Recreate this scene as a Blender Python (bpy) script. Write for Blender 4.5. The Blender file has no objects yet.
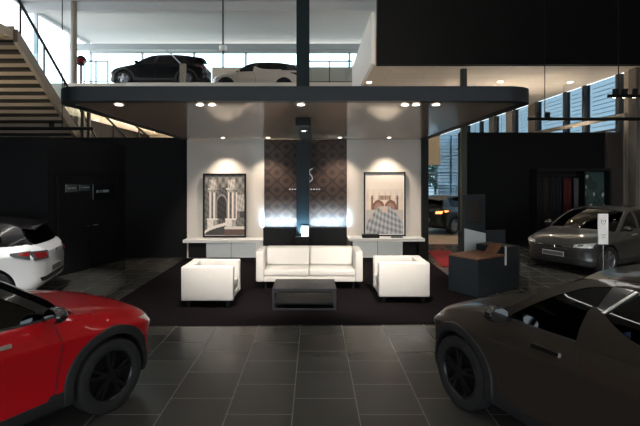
import bpy, bmesh, math, random
import numpy as np
from mathutils import Vector, Matrix
from mathutils.bvhtree import BVHTree
random.seed(4)
PI = math.pi
C = bpy.context.scene.collection
H = 2.15                                    # eye height above the floor

# ------------------------------------------------------------------ materials
def mat(name, col, rough=.5, metal=0., coat=0., spec=.5, emit=None, es=0., noise=0., nscale=8., bump=0., bscale=40.):
    m = bpy.data.materials.new(name); m.use_nodes = True
    nt = m.node_tree; b = nt.nodes['Principled BSDF']
    b.inputs['Base Color'].default_value = (*col, 1)
    b.inputs['Roughness'].default_value = rough
    b.inputs['Metallic'].default_value = metal
    b.inputs['Specular IOR Level'].default_value = spec
    b.inputs['Coat Weight'].default_value = coat
    b.inputs['Coat Roughness'].default_value = .04
    if emit:
        b.inputs['Emission Color'].default_value = (*emit, 1); b.inputs['Emission Strength'].default_value = es
    if noise or bump:
        tc = nt.nodes.new('ShaderNodeTexCoord')
        n = nt.nodes.new('ShaderNodeTexNoise'); n.inputs['Scale'].default_value = nscale; n.inputs['Detail'].default_value = 3
        nt.links.new(tc.outputs['Object'], n.inputs['Vector'])
        if noise:
            r = nt.nodes.new('ShaderNodeMix'); r.data_type = 'RGBA'
            r.inputs[6].default_value = (*[c*(1-noise) for c in col], 1)
            r.inputs[7].default_value = (*[min(1, c*(1+noise)) for c in col], 1)
            nt.links.new(n.outputs['Fac'], r.inputs[0]); nt.links.new(r.outputs[2], b.inputs['Base Color'])
        if bump:
            n2 = nt.nodes.new('ShaderNodeTexNoise'); n2.inputs['Scale'].default_value = bscale
            nt.links.new(tc.outputs['Object'], n2.inputs['Vector'])
            bp = nt.nodes.new('ShaderNodeBump'); bp.inputs['Strength'].default_value = bump; bp.inputs['Distance'].default_value = .01
            nt.links.new(n2.outputs['Fac'], bp.inputs['Height']); nt.links.new(bp.outputs['Normal'], b.inputs['Normal'])
    return m

def glass_mat(name, tint, refl=.08, rough=0.0):
    m = bpy.data.materials.new(name); m.use_nodes = True
    nt = m.node_tree; nt.nodes.clear()
    out = nt.nodes.new('ShaderNodeOutputMaterial'); mx = nt.nodes.new('ShaderNodeMixShader')
    t = nt.nodes.new('ShaderNodeBsdfTransparent'); t.inputs['Color'].default_value = (*tint, 1)
    g = nt.nodes.new('ShaderNodeBsdfGlossy'); g.inputs['Roughness'].default_value = rough
    ge = nt.nodes.new('ShaderNodeNewGeometry'); dt = nt.nodes.new('ShaderNodeVectorMath'); dt.operation = 'DOT_PRODUCT'
    nt.links.new(ge.outputs['Normal'], dt.inputs[0]); nt.links.new(ge.outputs['Incoming'], dt.inputs[1])
    def mth(op, a, v=None, clamp=False):
        n = nt.nodes.new('ShaderNodeMath'); n.operation = op; n.use_clamp = clamp
        for i, q in enumerate((a, v)):
            if q is None: continue
            if isinstance(q, (int, float)): n.inputs[i].default_value = q
            else: nt.links.new(q, n.inputs[i])
        return n.outputs[0]
    k = mth('POWER', mth('SUBTRACT', 1.0, mth('ABSOLUTE', dt.outputs['Value'])), 5.0)
    nt.links.new(mth('ADD', mth('MULTIPLY', k, .9), refl, True), mx.inputs[0])
    nt.links.new(t.outputs[0], mx.inputs[1]); nt.links.new(g.outputs[0], mx.inputs[2]); nt.links.new(mx.outputs[0], out.inputs[0])
    return m

M = dict(
    carpet=mat('carpet', (.0065, .0042, .0055), .95, noise=.5, nscale=90, bump=.5, bscale=300, spec=.1),
    black_wall=mat('black_wall', (.0055, .006, .0072), .8, noise=.15, nscale=3, spec=.25),
    brown_wall=mat('brown_wall', (.06, .047, .04), .7, noise=.1, nscale=2),
    white_wall=mat('white_wall', (.85, .84, .82), .6, noise=.02),
    panel=mat('warm_white_panel', (.74, .69, .63), .6, noise=.03, nscale=2),
    column=mat('dark_teal_column', (.010, .019, .024), .4, spec=.2),
    beige=mat('beige_soffit', (.50, .43, .35), .6, noise=.08, nscale=1.5),
    ceil=mat('pale_ceiling', (.62, .64, .66), .8, noise=.04, nscale=1.0),
    grey=mat('pale_grey', (.45, .5, .53), .6),
    rim=mat('slate_rim', (.011, .018, .025), .42, noise=.1, nscale=4),
    white=mat('white_leather', (.80, .77, .735), .5, noise=.03, nscale=6, bump=.12, bscale=120),
    white_lac=mat('white_lacquer', (.85, .85, .84), .3, coat=.3),
    grey_lac=mat('grey_lacquer', (.70, .75, .77), .25, coat=.3),
    black=mat('black_satin', (.006, .006, .007), .55, spec=.3),
    dark=mat('dark_grey_lacquer', (.018, .020, .023), .45),
    tabletop=mat('smoked_table', (.010, .011, .013), .4),
    kiosk=mat('slate_kiosk', (.014, .022, .030), .5, noise=.08, nscale=4),
    wood=mat('walnut_top', (.22, .105, .06), .45, noise=.35, nscale=9),
    chrome=mat('chrome', (.8, .8, .8), .12, metal=1),
    silver=mat('brushed_silver', (.7, .7, .7), .3, metal=1),
    rubber=mat('rubber', (.012, .012, .012), .8, noise=.2, nscale=30),
    clad=mat('black_cladding', (.016, .016, .017), .6, bump=.2, bscale=200),
    rimblack=mat('black_alloy', (.02, .02, .022), .3, metal=.6),
    rimgrey=mat('grey_alloy', (.35, .36, .38), .3, metal=.9),
    interior=mat('car_interior', (.006, .006, .007), .8, noise=.1),
    trim=mat('interior_trim', (.014, .013, .013), .6),
    seatgrey=mat('car_seat', (.010, .010, .010), .6),
    redlens=mat('red_lens', (.20, .008, .010), .12, coat=1),
    redlit=mat('lit_red_lens', (.6, .05, .02), .2, emit=(1, .22, .06), es=4),
    lens=mat('clear_lens', (.55, .58, .6), .08, coat=1, metal=.4),
    lens_dark=mat('smoked_lens', (.05, .052, .055), .1, coat=1),
    plate=mat('plate_grey', (.09, .09, .10), .45),
    plate_rim=mat('plate_rim', (.5, .5, .5), .4),
    mirrorg=mat('mirror_glass', (.6, .65, .68), .03, metal=1),
    screen=mat('unlit_screen', (.008, .009, .011), .06, coat=1),
    screen_lit=mat('lit_screen', (.02, .02, .03), .2, emit=(.35, .45, 1.0), es=6),
    red_p=mat('red_paint', (.44, .005, .010), .4, metal=0, coat=.8, spec=.08),
    brown_p=mat('bronze_grey_paint', (.036, .029, .023), .42, metal=.15, coat=.6, spec=.15),
    white_p=mat('white_paint', (.80, .82, .83), .25, coat=.8),
    cream_p=mat('cream_paint', (.55, .47, .40), .3, coat=.6),
    black_p=mat('black_paint', (.004, .004, .005), .4, coat=.12, spec=.1),
    grey_p=mat('grey_blue_paint', (.045, .045, .044), .34, metal=.3, coat=1, spec=.2),
    green_p=mat('dark_green_paint', (.025, .032, .026), .28, metal=.3, coat=.9),
    roof_b=mat('black_roof', (.008, .008, .009), .2, coat=1),
    tread=mat('stair_tread', (.030, .026, .022), .7),
    riser=mat('stair_riser', (.55, .45, .34), .6, noise=.08, nscale=5),
    stringer=mat('stair_stringer', (.28, .235, .19), .6, noise=.1, nscale=3),
    rail=mat('dark_rail', (.025, .022, .02), .45),
    lamp=mat('lamp_lens', (1, .95, .85), .4, emit=(1, .90, .74), es=14),
    led=mat('led_strip', (1, 1, 1), .4, emit=(.72, .88, 1.0), es=4),
    fabric_d=mat('charcoal_fabric', (.012, .012, .013), .9, noise=.3, nscale=30),
    fabric_b=mat('brown_fabric', (.028, .020, .015), .9, noise=.3, nscale=30),
    fabric_n=mat('navy_fabric', (.009, .012, .022), .9, noise=.3, nscale=30),
    fabric_r=mat('oxblood_fabric', (.085, .006, .008), .85, noise=.3, nscale=30),
    fabric_w=mat('pale_fabric', (.10, .10, .10), .85, noise=.5, nscale=25),
    mullion=mat('mullion', (.018, .022, .026), .5),
    taupe=mat('taupe_column', (.20, .18, .155), .7, noise=.08, nscale=2),
    olive=mat('olive_column', (.05, .062, .05), .6),
    redmat=mat('red_mat', (.32, .015, .018), .8, noise=.2, nscale=30),
    pale_floor=mat('pale_floor', (.42, .31, .22), .4, noise=.12, nscale=2),
    foliage=mat('foliage', (.07, .12, .06), .9, noise=.5, nscale=4),
    trunk=mat('trunk', (.09, .07, .05), .9, noise=.3),
    paper=mat('white_card', (.9, .9, .9), .6),
    ink=mat('black_ink', (.02, .02, .02), .6),
    asphalt=mat('concrete_yard', (.45, .44, .42), .9, noise=.2),
    banner=mat('cream_banner', (.62, .50, .33), .8, noise=.05),
    sand=mat('sand_wall', (.50, .40, .32), .8, noise=.1, nscale=1),
    sign_d=mat('dark_teal_sign', (.03, .055, .065), .2, coat=.5),
    sign_t=mat('pale_sign_mark', (.25, .32, .33), .5),
    slat=mat('blind_slat', (.40, .50, .58), .5),
)
M['car_glass'] = glass_mat('car_glass', (.27, .29, .28), .05)
M['car_glass_dark'] = glass_mat('privacy_glass', (.06, .06, .06), .05)
M['pane'] = glass_mat('window_pane', (.30, .37, .41), .04)
M['pane_rear'] = glass_mat('rear_pane', (.50, .60, .66), .04)
M['clear'] = glass_mat('clear_glass', (.82, .90, .92), .06)

def node_mat_floor():
    m = mat('tile_floor', (.05, .05, .05), .3); nt = m.node_tree; b = nt.nodes['Principled BSDF']
    tc = nt.nodes.new('ShaderNodeTexCoord'); sp = nt.nodes.new('ShaderNodeSeparateXYZ'); cb = nt.nodes.new('ShaderNodeCombineXYZ')
    ad = nt.nodes.new('ShaderNodeMath'); ad.inputs[1].default_value = .195 + 60*.6
    ad2 = nt.nodes.new('ShaderNodeMath'); ad2.inputs[1].default_value = 60*.6 + .11
    nt.links.new(tc.outputs['Object'], sp.inputs[0])
    nt.links.new(sp.outputs['X'], ad.inputs[0]); nt.links.new(sp.outputs['Y'], ad2.inputs[0])
    nt.links.new(ad2.outputs[0], cb.inputs['X']); nt.links.new(ad.outputs[0], cb.inputs['Y'])
    br = nt.nodes.new('ShaderNodeTexBrick'); br.offset = .5; br.squash = 1
    br.inputs['Scale'].default_value = 1; br.inputs['Brick Width'].default_value = .6; br.inputs['Row Height'].default_value = .6
    br.inputs['Mortar Size'].default_value = .005; br.inputs['Mortar Smooth'].default_value = .2
    br.inputs['Color1'].default_value = (.058, .057, .052, 1); br.inputs['Color2'].default_value = (.080, .078, .071, 1)
    br.inputs['Mortar'].default_value = (.20, .19, .175, 1)
    nt.links.new(cb.outputs[0], br.inputs['Vector'])
    n = nt.nodes.new('ShaderNodeTexNoise'); n.inputs['Scale'].default_value = 3; n.inputs['Detail'].default_value = 5
    nt.links.new(tc.outputs['Object'], n.inputs['Vector'])
    mx = nt.nodes.new('ShaderNodeMix'); mx.data_type = 'RGBA'; mx.blend_type = 'MULTIPLY'; mx.inputs[0].default_value = .5
    nt.links.new(br.outputs['Color'], mx.inputs[6]); nt.links.new(n.outputs['Color'], mx.inputs[7])
    mx2 = nt.nodes.new('ShaderNodeMix'); mx2.data_type = 'RGBA'; mx2.inputs[0].default_value = .6
    nt.links.new(mx.outputs[2], mx2.inputs[6]); nt.links.new(br.outputs['Color'], mx2.inputs[7])
    nt.links.new(mx2.outputs[2], b.inputs['Base Color'])
    mr = nt.nodes.new('ShaderNodeMapRange'); mr.inputs[3].default_value = .24; mr.inputs[4].default_value = .5
    nt.links.new(br.outputs['Fac'], mr.inputs[0]); nt.links.new(mr.outputs[0], b.inputs['Roughness'])
    return m
M['tiles'] = node_mat_floor()

def node_mat_damask():
    m = mat('damask_panel', (.05, .03, .02), .55); nt = m.node_tree; b = nt.nodes['Principled BSDF']
    tc = nt.nodes.new('ShaderNodeTexCoord'); sp = nt.nodes.new('ShaderNodeSeparateXYZ'); nt.links.new(tc.outputs['Object'], sp.inputs[0])
    def mth(op, a, bb=None):
        n = nt.nodes.new('ShaderNodeMath'); n.operation = op
        for i, v in enumerate((a, bb)):
            if v is None: continue
            if isinstance(v, (int, float)): n.inputs[i].default_value = v
            else: nt.links.new(v, n.inputs[i])
        return n.outputs[0]
    cx = mth('COSINE', mth('MULTIPLY', sp.outputs['X'], 2*PI/.50)); cz = mth('COSINE', mth('MULTIPLY', sp.outputs['Z'], 2*PI/.46))
    v = mth('ABSOLUTE', mth('ADD', cx, cz))
    line = mth('LESS_THAN', v, .30)
    core = mth('GREATER_THAN', v, 1.62)
    f = mth('MAXIMUM', line, core)
    mx = nt.nodes.new('ShaderNodeMix'); mx.data_type = 'RGBA'; nt.links.new(f, mx.inputs[0])
    mx.inputs[6].default_value = (.074, .042, .030, 1); mx.inputs[7].default_value = (.030, .020, .016, 1)
    nt.links.new(mx.outputs[2], b.inputs['Base Color'])
    bp = nt.nodes.new('ShaderNodeBump'); bp.inputs['Strength'].default_value = .10; bp.inputs['Distance'].default_value = .012
    nt.links.new(mth('SINE', mth('MULTIPLY', v, 3.0)), bp.inputs['Height']); nt.links.new(bp.outputs['Normal'], b.inputs['Normal'])
    return m
M['damask'] = node_mat_damask()

def node_mat_planks():
    m = mat('plank_soffit', (.5, .43, .35), .55); nt = m.node_tree; b = nt.nodes['Principled BSDF']
    tc = nt.nodes.new('ShaderNodeTexCoord'); br = nt.nodes.new('ShaderNodeTexBrick')
    br.inputs['Scale'].default_value = 1; br.inputs['Brick Width'].default_value = 2.4; br.inputs['Row Height'].default_value = .6
    br.inputs['Mortar Size'].default_value = .012
    br.inputs['Color1'].default_value = (.66, .58, .47, 1); br.inputs['Color2'].default_value = (.62, .54, .44, 1); br.inputs['Mortar'].default_value = (.48, .42, .34, 1)
    nt.links.new(tc.outputs['Object'], br.inputs['Vector']); nt.links.new(br.outputs['Color'], b.inputs['Base Color'])
    return m
M['planks'] = node_mat_planks()

def node_mat_print(name):
    m = mat(name, (.5, .5, .5), .6); nt = m.node_tree; b = nt.nodes['Principled BSDF']
    a = nt.nodes.new('ShaderNodeVertexColor'); a.layer_name = 'Col'; nt.links.new(a.outputs['Color'], b.inputs['Base Color'])
    b.inputs['Coat Weight'].default_value = .05
    return m
M['print'] = node_mat_print('vertex_colour_picture')

# ------------------------------------------------------------------ mesh helpers
def obj(name, bm, m, parent=None, smooth=None, mats=None):
    me = bpy.data.meshes.new(name); bmesh.ops.recalc_face_normals(bm, faces=bm.faces[:]); bm.to_mesh(me); bm.free()
    for mm in (mats or [m]): me.materials.append(mm)
    o = bpy.data.objects.new(name, me); C.objects.link(o)
    if smooth is not None:
        me.polygons.foreach_set('use_smooth', [True]*len(me.polygons)); me.set_sharp_from_angle(angle=math.radians(smooth))
    if parent: o.parent = parent
    return o
def tag(o, label=None, cat=None, group=None, kind=None):
    if label: o['label'] = label
    if cat: o['category'] = cat
    if group: o['group'] = group
    if kind: o['kind'] = kind
    return o
def thing(name, label, cat, loc=(0, 0, 0), rz=0, group=None):
    o = bpy.data.objects.new(name, None); C.objects.link(o); o.location = loc; o.rotation_euler = (0, 0, rz)
    o.empty_display_size = .1
    return tag(o, label, cat, group)
def struct(name, bm, m, smooth=None):
    o = obj(name, bm, m, None, smooth); o['kind'] = 'structure'; return o
def copy_tree(o, parent=None):
    c = o.copy(); C.objects.link(c)
    if parent: c.parent = parent
    for ch in list(o.children): copy_tree(ch, c)
    return c
def B(): return bmesh.new()
def box(bm, x0, x1, y0, y1, z0, z1, bev=0., seg=2, mi=0):
    r = bmesh.ops.create_cube(bm, size=1); vs = r['verts']
    bmesh.ops.scale(bm, vec=(abs(x1-x0), abs(y1-y0), abs(z1-z0)), verts=vs)
    bmesh.ops.translate(bm, vec=((x0+x1)/2, (y0+y1)/2, (z0+z1)/2), verts=vs)
    fs = set(f for v in vs for f in v.link_faces)
    for f in fs: f.material_index = mi
    if bev:
        es = set(e for v in vs for e in v.link_edges)
        bmesh.ops.bevel(bm, geom=list(es), offset=bev, segments=seg, affect='EDGES', profile=.5)
    return bm
def tube(bm, p0, p1, r, n=12, r2=None):
    p0, p1 = Vector(p0), Vector(p1); d = p1-p0
    q = d.to_track_quat('Z', 'Y').to_matrix().to_4x4()
    bmesh.ops.create_cone(bm, cap_ends=True, segments=n, radius1=r, radius2=r if r2 is None else r2, depth=d.length, matrix=Matrix.Translation((p0+p1)/2) @ q)
    return bm
def bar(bm, p0, p1, w, h):
    p0, p1 = Vector(p0), Vector(p1); d = p1-p0
    q = d.to_track_quat('Z', 'Y').to_matrix().to_4x4()
    r = bmesh.ops.create_cube(bm, size=1); bmesh.ops.scale(bm, vec=(w, h, d.length), verts=r['verts'])
    bmesh.ops.transform(bm, matrix=Matrix.Translation((p0+p1)/2) @ q, verts=r['verts']); return bm
def prism(bm, pts, axis, a, b):
    """closed polygon pts in 2D extruded along axis from a to b"""
    def P(u, v, w): return {'x': (w, u, v), 'y': (u, w, v), 'z': (u, v, w)}[axis]
    v0 = [bm.verts.new(P(u, v, a)) for u, v in pts]; v1 = [bm.verts.new(P(u, v, b)) for u, v in pts]
    bm.faces.new(v0); bm.faces.new(v1[::-1]); n = len(pts)
    for i in range(n): bm.faces.new((v0[i], v0[(i+1) % n], v1[(i+1) % n], v1[i]))
    return bm
def lathe(bm, prof, n=32, axis='z', closed=False):
    rings = []
    for k in range(n):
        a = 2*PI*k/n
        rings.append([bm.verts.new((r*math.cos(a), r*math.sin(a), z) if axis == 'z' else (r*math.cos(a), z, r*math.sin(a))) for r, z in prof])
    m = len(prof)
    for k in range(n):
        for i in range(m if closed else m-1):
            j = (i+1) % m
            bm.faces.new((rings[k][i], rings[(k+1) % n][i], rings[(k+1) % n][j], rings[k][j]))
    if not closed:
        for i in (0, m-1):
            if prof[i][0] > 1e-5: bm.faces.new([rings[k][i] for k in range(n)])
    return bm
def grid_solid(bm, P, d, t):
    """P: n x m points of the outer skin; the skin is given thickness t along direction d (towards the inside)"""
    n, m = len(P), len(P[0]); d = Vector(d)*t
    A = [[bm.verts.new(Vector(p)) for p in row] for row in P]; Bk = [[bm.verts.new(Vector(p)+d) for p in row] for row in P]
    for i in range(n-1):
        for j in range(m-1):
            bm.faces.new((A[i][j], A[i+1][j], A[i+1][j+1], A[i][j+1])); bm.faces.new((Bk[i][j], Bk[i][j+1], Bk[i+1][j+1], Bk[i+1][j]))
    for i in range(n-1):
        for j in (0, m-1): bm.faces.new((A[i][j], A[i+1][j], Bk[i+1][j], Bk[i][j]))
    for j in range(m-1):
        for i in (0, n-1): bm.faces.new((A[i][j], A[i][j+1], Bk[i][j+1], Bk[i][j]))
    bmesh.ops.remove_doubles(bm, verts=bm.verts[:], dist=1e-5)
    return bm
def pchip(keys):
    keys = sorted(keys); X = np.array([k[0] for k in keys], float); Y = np.array([k[1] for k in keys], float)
    h = np.diff(X); s = np.diff(Y)/h; n = len(X); dd = np.zeros(n)
    for i in range(1, n-1):
        if s[i-1]*s[i] > 0:
            w1 = 2*h[i]+h[i-1]; w2 = h[i]+2*h[i-1]; dd[i] = (w1+w2)/(w1/s[i-1]+w2/s[i])
    dd[0], dd[-1] = s[0], s[-1]
    def f(x):
        x = min(max(x, X[0]), X[-1]); i = min(max(int(np.searchsorted(X, x))-1, 0), n-2)
        t = (x-X[i])/h[i]
        return float((1+2*t)*(1-t)**2*Y[i] + t*(1-t)**2*h[i]*dd[i] + t*t*(3-2*t)*Y[i+1] + t*t*(t-1)*h[i]*dd[i+1])
    return f
def resample(pts, n):
    pts = [Vector(p) for p in pts]; L = [0]
    for a, b in zip(pts, pts[1:]): L.append(L[-1]+(b-a).length)
    out = []
    for k in range(n):
        s = L[-1]*k/(n-1); i = 0
        while i < len(L)-2 and L[i+1] < s: i += 1
        seg = L[i+1]-L[i]; out.append(pts[i].lerp(pts[i+1], 0 if seg == 0 else min(1, (s-L[i])/seg)))
    return out
def smooth_line(pts, k=5):
    """Catmull-Rom through 2D/3D points"""
    P = [Vector(p) for p in pts]; P = [2*P[0]-P[1]] + P + [2*P[-1]-P[-2]]; out = []
    for i in range(1, len(P)-2):
        for j in range(k):
            t = j/k; a, b, c, d = P[i-1:i+3]
            out.append(.5*((2*b)+(c-a)*t+(2*a-5*b+4*c-d)*t*t+(3*b-a-3*c+d)*t**3))
    out.append(P[-2]); return out

# ------------------------------------------------------------------ cars
TYRE = .335
def make_car(name, label, cat, loc, heading, paint, roofm=None, group=None, scale=(1, 1, 1), cladding=True, rim='black', spokes=5,
             style='crossover', interior=True, rear_lit=False, glass='car_glass'):
    """root sits on the floor under the middle of the front axle; +x is forward"""
    root = thing(name, label, cat, loc, math.atan2(heading[1], heading[0]), group); root.scale = scale
    roofm = roofm or paint
    fin = style in ('crossover', 'hatch')
    def sq(keys): return [(.36+(k[0]-.36)*.66, k[1]) if k[0] > .36 else k for k in keys]      # short front overhang
    W = .895; XN, XT, XR = .36+.46*.66, -3.30, -2.56                       # nose, tail, rear axle
    wsh = pchip(sq([(.82, .46), (.79, .56), (.71, .66), (.58, .76), (.38, .845), (.1, .89), (-1, .89), (-2.5, .895), (-2.9, .87), (-3.12, .80), (-3.24, .69), (XT, .55)]))
    wt = pchip(sq([(.82, .41), (.78, .51), (.68, .59), (.4, .69), (0, .755), (-.5, .80), (-1.5, .82), (-2.5, .79), (-3.0, .71), (-3.2, .60), (XT, .48)]))
    zsh = pchip(sq([(.82, .52), (.78, .58), (.6, .66), (.2, .73), (-.6, .79), (-2, .85), (-2.9, .88), (-3.2, .82), (XT, .72)]))
    zt = pchip(sq([(.82, .62), (.78, .68), (.70, .735), (.4, .82), (0, .905), (-.5, .985), (-1.6, 1.03), (-2.5, 1.06), (-3.05, 1.07), (-3.2, 1.02), (XT, .90)]))
    zcen = pchip(sq([(.82, .64), (.78, .71), (.70, .775), (.4, .88), (0, .965), (-.30, 1.01)]))
    zb = pchip(sq([(.82, .34), (.76, .25), (.5, .20), (-2.9, .22), (-3.2, .30), (XT, .42)]))
    def section(x, tub):
        w, t, s, z1, b = wsh(x), wt(x), zsh(x), zt(x), zb(x)
        low = [(w*.88, b), (w*.955, b+.04), (w*.985, b+.14), (w*.972, b+(s-b)*.45), (w*.978, b+(s-b)*.72), (w, s-.015), (w*.992, s+.03), (t+.02+(w-t)*.35, s+(z1-s)*.55), (t, z1)]
        low = [tuple(p) for p in smooth_line([(a, c) for a, c in low], 3)]
        if tub: top = [(t-.06, z1-.005), (t-.09, z1-.10), (t-.11, .55), (.35, .52), (0, .52)]
        else:
            c = zcen(x) if x > -.31 else z1+.01
            top = [(t*.90, z1+(c-z1)*.35), (t*.72, z1+(c-z1)*.62), (t*.45, z1+(c-z1)*.88), (t*.2, c), (0, c)]
        return [(0, b)] + low + top
    xs = [k[0] for k in sq([(x, 0) for x in [.82, .815, .80, .78, .75, .70, .64, .57, .5, .44]])] + list(np.linspace(.36, -.30, 10)) + [-.31] + list(np.linspace(-.4, -2.98, 30)) + [-2.99, -3.05, -3.12, -3.18, -3.23, -3.27, -3.29, XT]
    bm = B(); rings = []
    for x in xs:
        half = section(x, -2.985 < x < -.305)
        pts = [(y, z) for y, z in half] + [(-y, z) for y, z in half[-2:0:-1]]
        rings.append([bm.verts.new((x, y, z)) for y, z in pts])
    n = len(rings[0])
    for a, b in zip(rings, rings[1:]):
        for i in range(n): bm.faces.new((a[i], a[(i+1) % n], b[(i+1) % n], b[i]))
    bm.faces.new(rings[0]); bm.faces.new(rings[-1][::-1])
    bmesh.ops.recalc_face_normals(bm, faces=bm.faces[:])
    for f in bm.faces:
        c = f.calc_center_median()
        if cladding and c.z < .36 and abs(c.y) > .1 or c.z < .245: f.material_index = 1
        if -2.99 < c.x < -.30 and c.z < .96 and abs(c.y) < wt(c.x)-.03 and c.z > .3: f.material_index = 2
    bvh = BVHTree.FromBMesh(bm)
    body = obj('body', bm, None, None, 35, [paint, M['clad'], M['interior']])
    cut = B()
    for ax in (0, XR):
        for s in (1, -1):
            c = B(); bmesh.ops.create_cone(c, cap_ends=True, segments=40, radius1=.385, radius2=.385, depth=.50,
                                           matrix=Matrix.Translation((ax, s*.80, TYRE)) @ Matrix.Rotation(PI/2, 4, 'X'))
            me = bpy.data.meshes.new('t'); c.to_mesh(me); c.free(); cut.from_mesh(me); bpy.data.meshes.remove(me)
    for f in cut.faces: f.material_index = 1
    co = obj('cutter', cut, None, None, None, [paint, M['clad'], M['interior']])
    md = body.modifiers.new('b', 'BOOLEAN'); md.operation = 'DIFFERENCE'; md.object = co; md.solver = 'EXACT'; md.material_mode = 'INDEX'
    bpy.context.view_layer.update()
    dg = bpy.context.evaluated_depsgraph_get(); new = bpy.data.meshes.new_from_object(body.evaluated_get(dg), preserve_all_data_layers=True, depsgraph=dg)
    body.modifiers.clear(); old = body.data; body.data = new; bpy.data.meshes.remove(old); new.name = 'body'
    cm = co.data; bpy.data.objects.remove(co); bpy.data.meshes.remove(cm)
    new.polygons.foreach_set('use_smooth', [True]*len(new.polygons)); new.set_sharp_from_angle(angle=math.radians(35)); body.parent = root
    # -- rays onto the closed skin
    def hit(o, d, fallback):
        h = bvh.ray_cast(Vector(o), Vector(d)); return h[0] if h[0] is not None else Vector(fallback)
    def side(x, z, s, off=.006):
        h = hit((x, s*2, z), (0, -s, 0), (x, s*wsh(x)*.95, z)); h.y += s*off; return h
    def front(y, z, off=.006):
        h = hit((3, y, z), (-1, 0, 0), (XN, y, z)); h.x += off; return h
    def rear(y, z, off=.006):
        h = hit((-6, y, z), (1, 0, 0), (XT, y, z)); h.x -= off; return h
    def quad(c, n, m):                                              # bilinear grid of a 2D quad (a b c d around)
        a, b, c_, d = [Vector(p) for p in c]
        return [[a.lerp(b, i/(n-1)).lerp(d.lerp(c_, i/(n-1)), j/(m-1)) for j in range(m)] for i in range(n)]
    def sidepatch(bm, c, s, n=8, m=5, off=.006, t=.02):
        grid_solid(bm, [[side(p.x, p.y, s, off) for p in r] for r in quad(c, n, m)], (0, -s, 0), t)
    def frontpatch(bm, c, n=8, m=5, off=.006, t=.02, fn=None):
        grid_solid(bm, [[(fn or front)(p.x, p.y, off) for p in r] for r in quad(c, n, m)], (1 if fn else -1, 0, 0), t)
    # -- arch trims, wheels
    for ax in (0, XR):
        for s in (1, -1):
            if cladding:
                bm = B(); P = []
                for k in range(29):
                    a = math.radians(-14 + 208*k/28); P.append([])
                    for r, o in ((.375, .0), (.378, .016), (.41, .020), (.45, .014), (.458, .0)):
                        x, z = ax+r*math.cos(a), TYRE+r*math.sin(a); z = max(z, .21)
                        x = min(x, XN-.02); p = side(x, z, s, o)
                        if abs(p.y) < .70: p.y = s*.70
                        P[-1].append(p)
                grid_solid(bm, P, (0, -s, 0), .03); obj('wheel_arch_trim', bm, M['clad'], root, 40)
            bm = B(); R = TYRE
            lathe(bm, [(.225, -.09), (.245, -.1), (.30, -.103), (.322, -.092), (R, -.06), (R, -.02), (R-.006, -.018), (R-.006, -.012), (R, -.01), (R, .02), (R, .06), (.322, .092), (.30, .103), (.245, .1), (.225, .09)], 40, 'y', True)
            wheel = obj('tire', bm, M['rubber'], root, 30); wheel.location = (ax, s*.775, R)
            bm = B()
            lathe(bm, [(.05, s*.02), (.10, s*.01), (.20, s*-.02), (.205, s*-.07), (.227, s*-.085), (.232, s*.085), (.222, s*.09), (.21, s*.075), (.205, s*.03), (.19, 0), (.10, s*.012), (.05, s*.022)], 40, 'y')
            for k in range(spokes):
                for dd in (-.16, .16):
                    a = 2*PI*k/spokes + .3
                    p0 = (math.cos(a+dd*.8)*.045, s*.07, math.sin(a+dd*.8)*.045); p1 = (math.cos(a+dd)*.212, s*.068, math.sin(a+dd)*.212)
                    bar(bm, p0, p1, .028, .03)
            tube(bm, (0, s*.03, 0), (0, s*.088, 0), .055, 20)
            obj('rim', bm, M['rimblack'] if rim == 'black' else M['rimgrey'], wheel, 30)
    # -- greenhouse
    yr, zr0 = .585, 1.45
    def yg(x, z): 
        b, z0 = wt(x), zt(x); t = (z-z0)/(zr0-z0); k = yr - max(0, (-2.3-x))*.10
        return b + (k-b)*t + .03*max(0, 4*t*(1-t))
    def G(p, s, off=0.): return Vector((p[0], s*(yg(p[0], p[1])+off), p[1]))
    rail = [(-.40, .975), (-.66, 1.165), (-.88, 1.312), (-1.10, 1.415), (-1.4, 1.463), (-1.9, 1.475), (-2.3, 1.455), (-2.65, 1.41), (-2.92, 1.345)]
    railS = smooth_line(rail, 6)
    dpil = smooth_line([(-2.92, 1.345), (-3.02, 1.22), (-3.10, 1.10), (-3.13, 1.05)], 4)
    zrail = pchip([(x, z) for x, z in rail[3:]])
    zroof = pchip([(-1.10, 1.465), (-1.42, 1.515), (-1.9, 1.53), (-2.3, 1.515), (-2.65, 1.475), (-2.92, 1.41)])
    def ruled(lo, up, s, n=20, m=6, off=0., t=.03, bm=None):
        lo, up = resample(lo, n), resample(up, n); bm = bm or B()
        P = [[G(a.lerp(b, j/(m-1)), s, off) for j in range(m)] for a, b in zip(lo, up)]
        return grid_solid(bm, P, (0, -s, -.15), t)
    xs_r = np.linspace(-1.08, -2.94, 26)
    P = [[(x + .05*(1-(k/10)**2)*(1 if i == 0 else 0), k/10*(yg(x, zrail(x))+.0), zrail(x)+(zroof(x)-zrail(x))*(1-abs(k/10)**2.4)) for k in range(-10, 11)] for i, x in enumerate(xs_r)]
    roof = obj('roof', grid_solid(B(), P, (0, 0, -1), .035), roofm, root, 40)
    # windscreen and rear window
    yA = yg(-.40, .975); yB = yg(-1.10, 1.415); P = []
    for i in range(13):
        v = i/12; row = []
        for k in range(-8, 9):
            u = k/8; q = 1-u*u
            lo = Vector((-.42+.20*q, u*(yA-.03), .975+.028*q)); up = Vector((-1.12+.06*q, u*(yB-.02), 1.415+.05*(1-abs(u)**2.4)))
            p = lo.lerp(up, v); b = math.sin(PI*v)*.03; row.append(p+Vector((b*.5, 0, b)))
        P.append(row)
    obj('windshield', grid_solid(B(), P, (-.5, 0, -.8), .006), M[glass], root, 40)
    yC = yg(-2.92, 1.345); yD = yg(-3.13, 1.05); P = []
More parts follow.
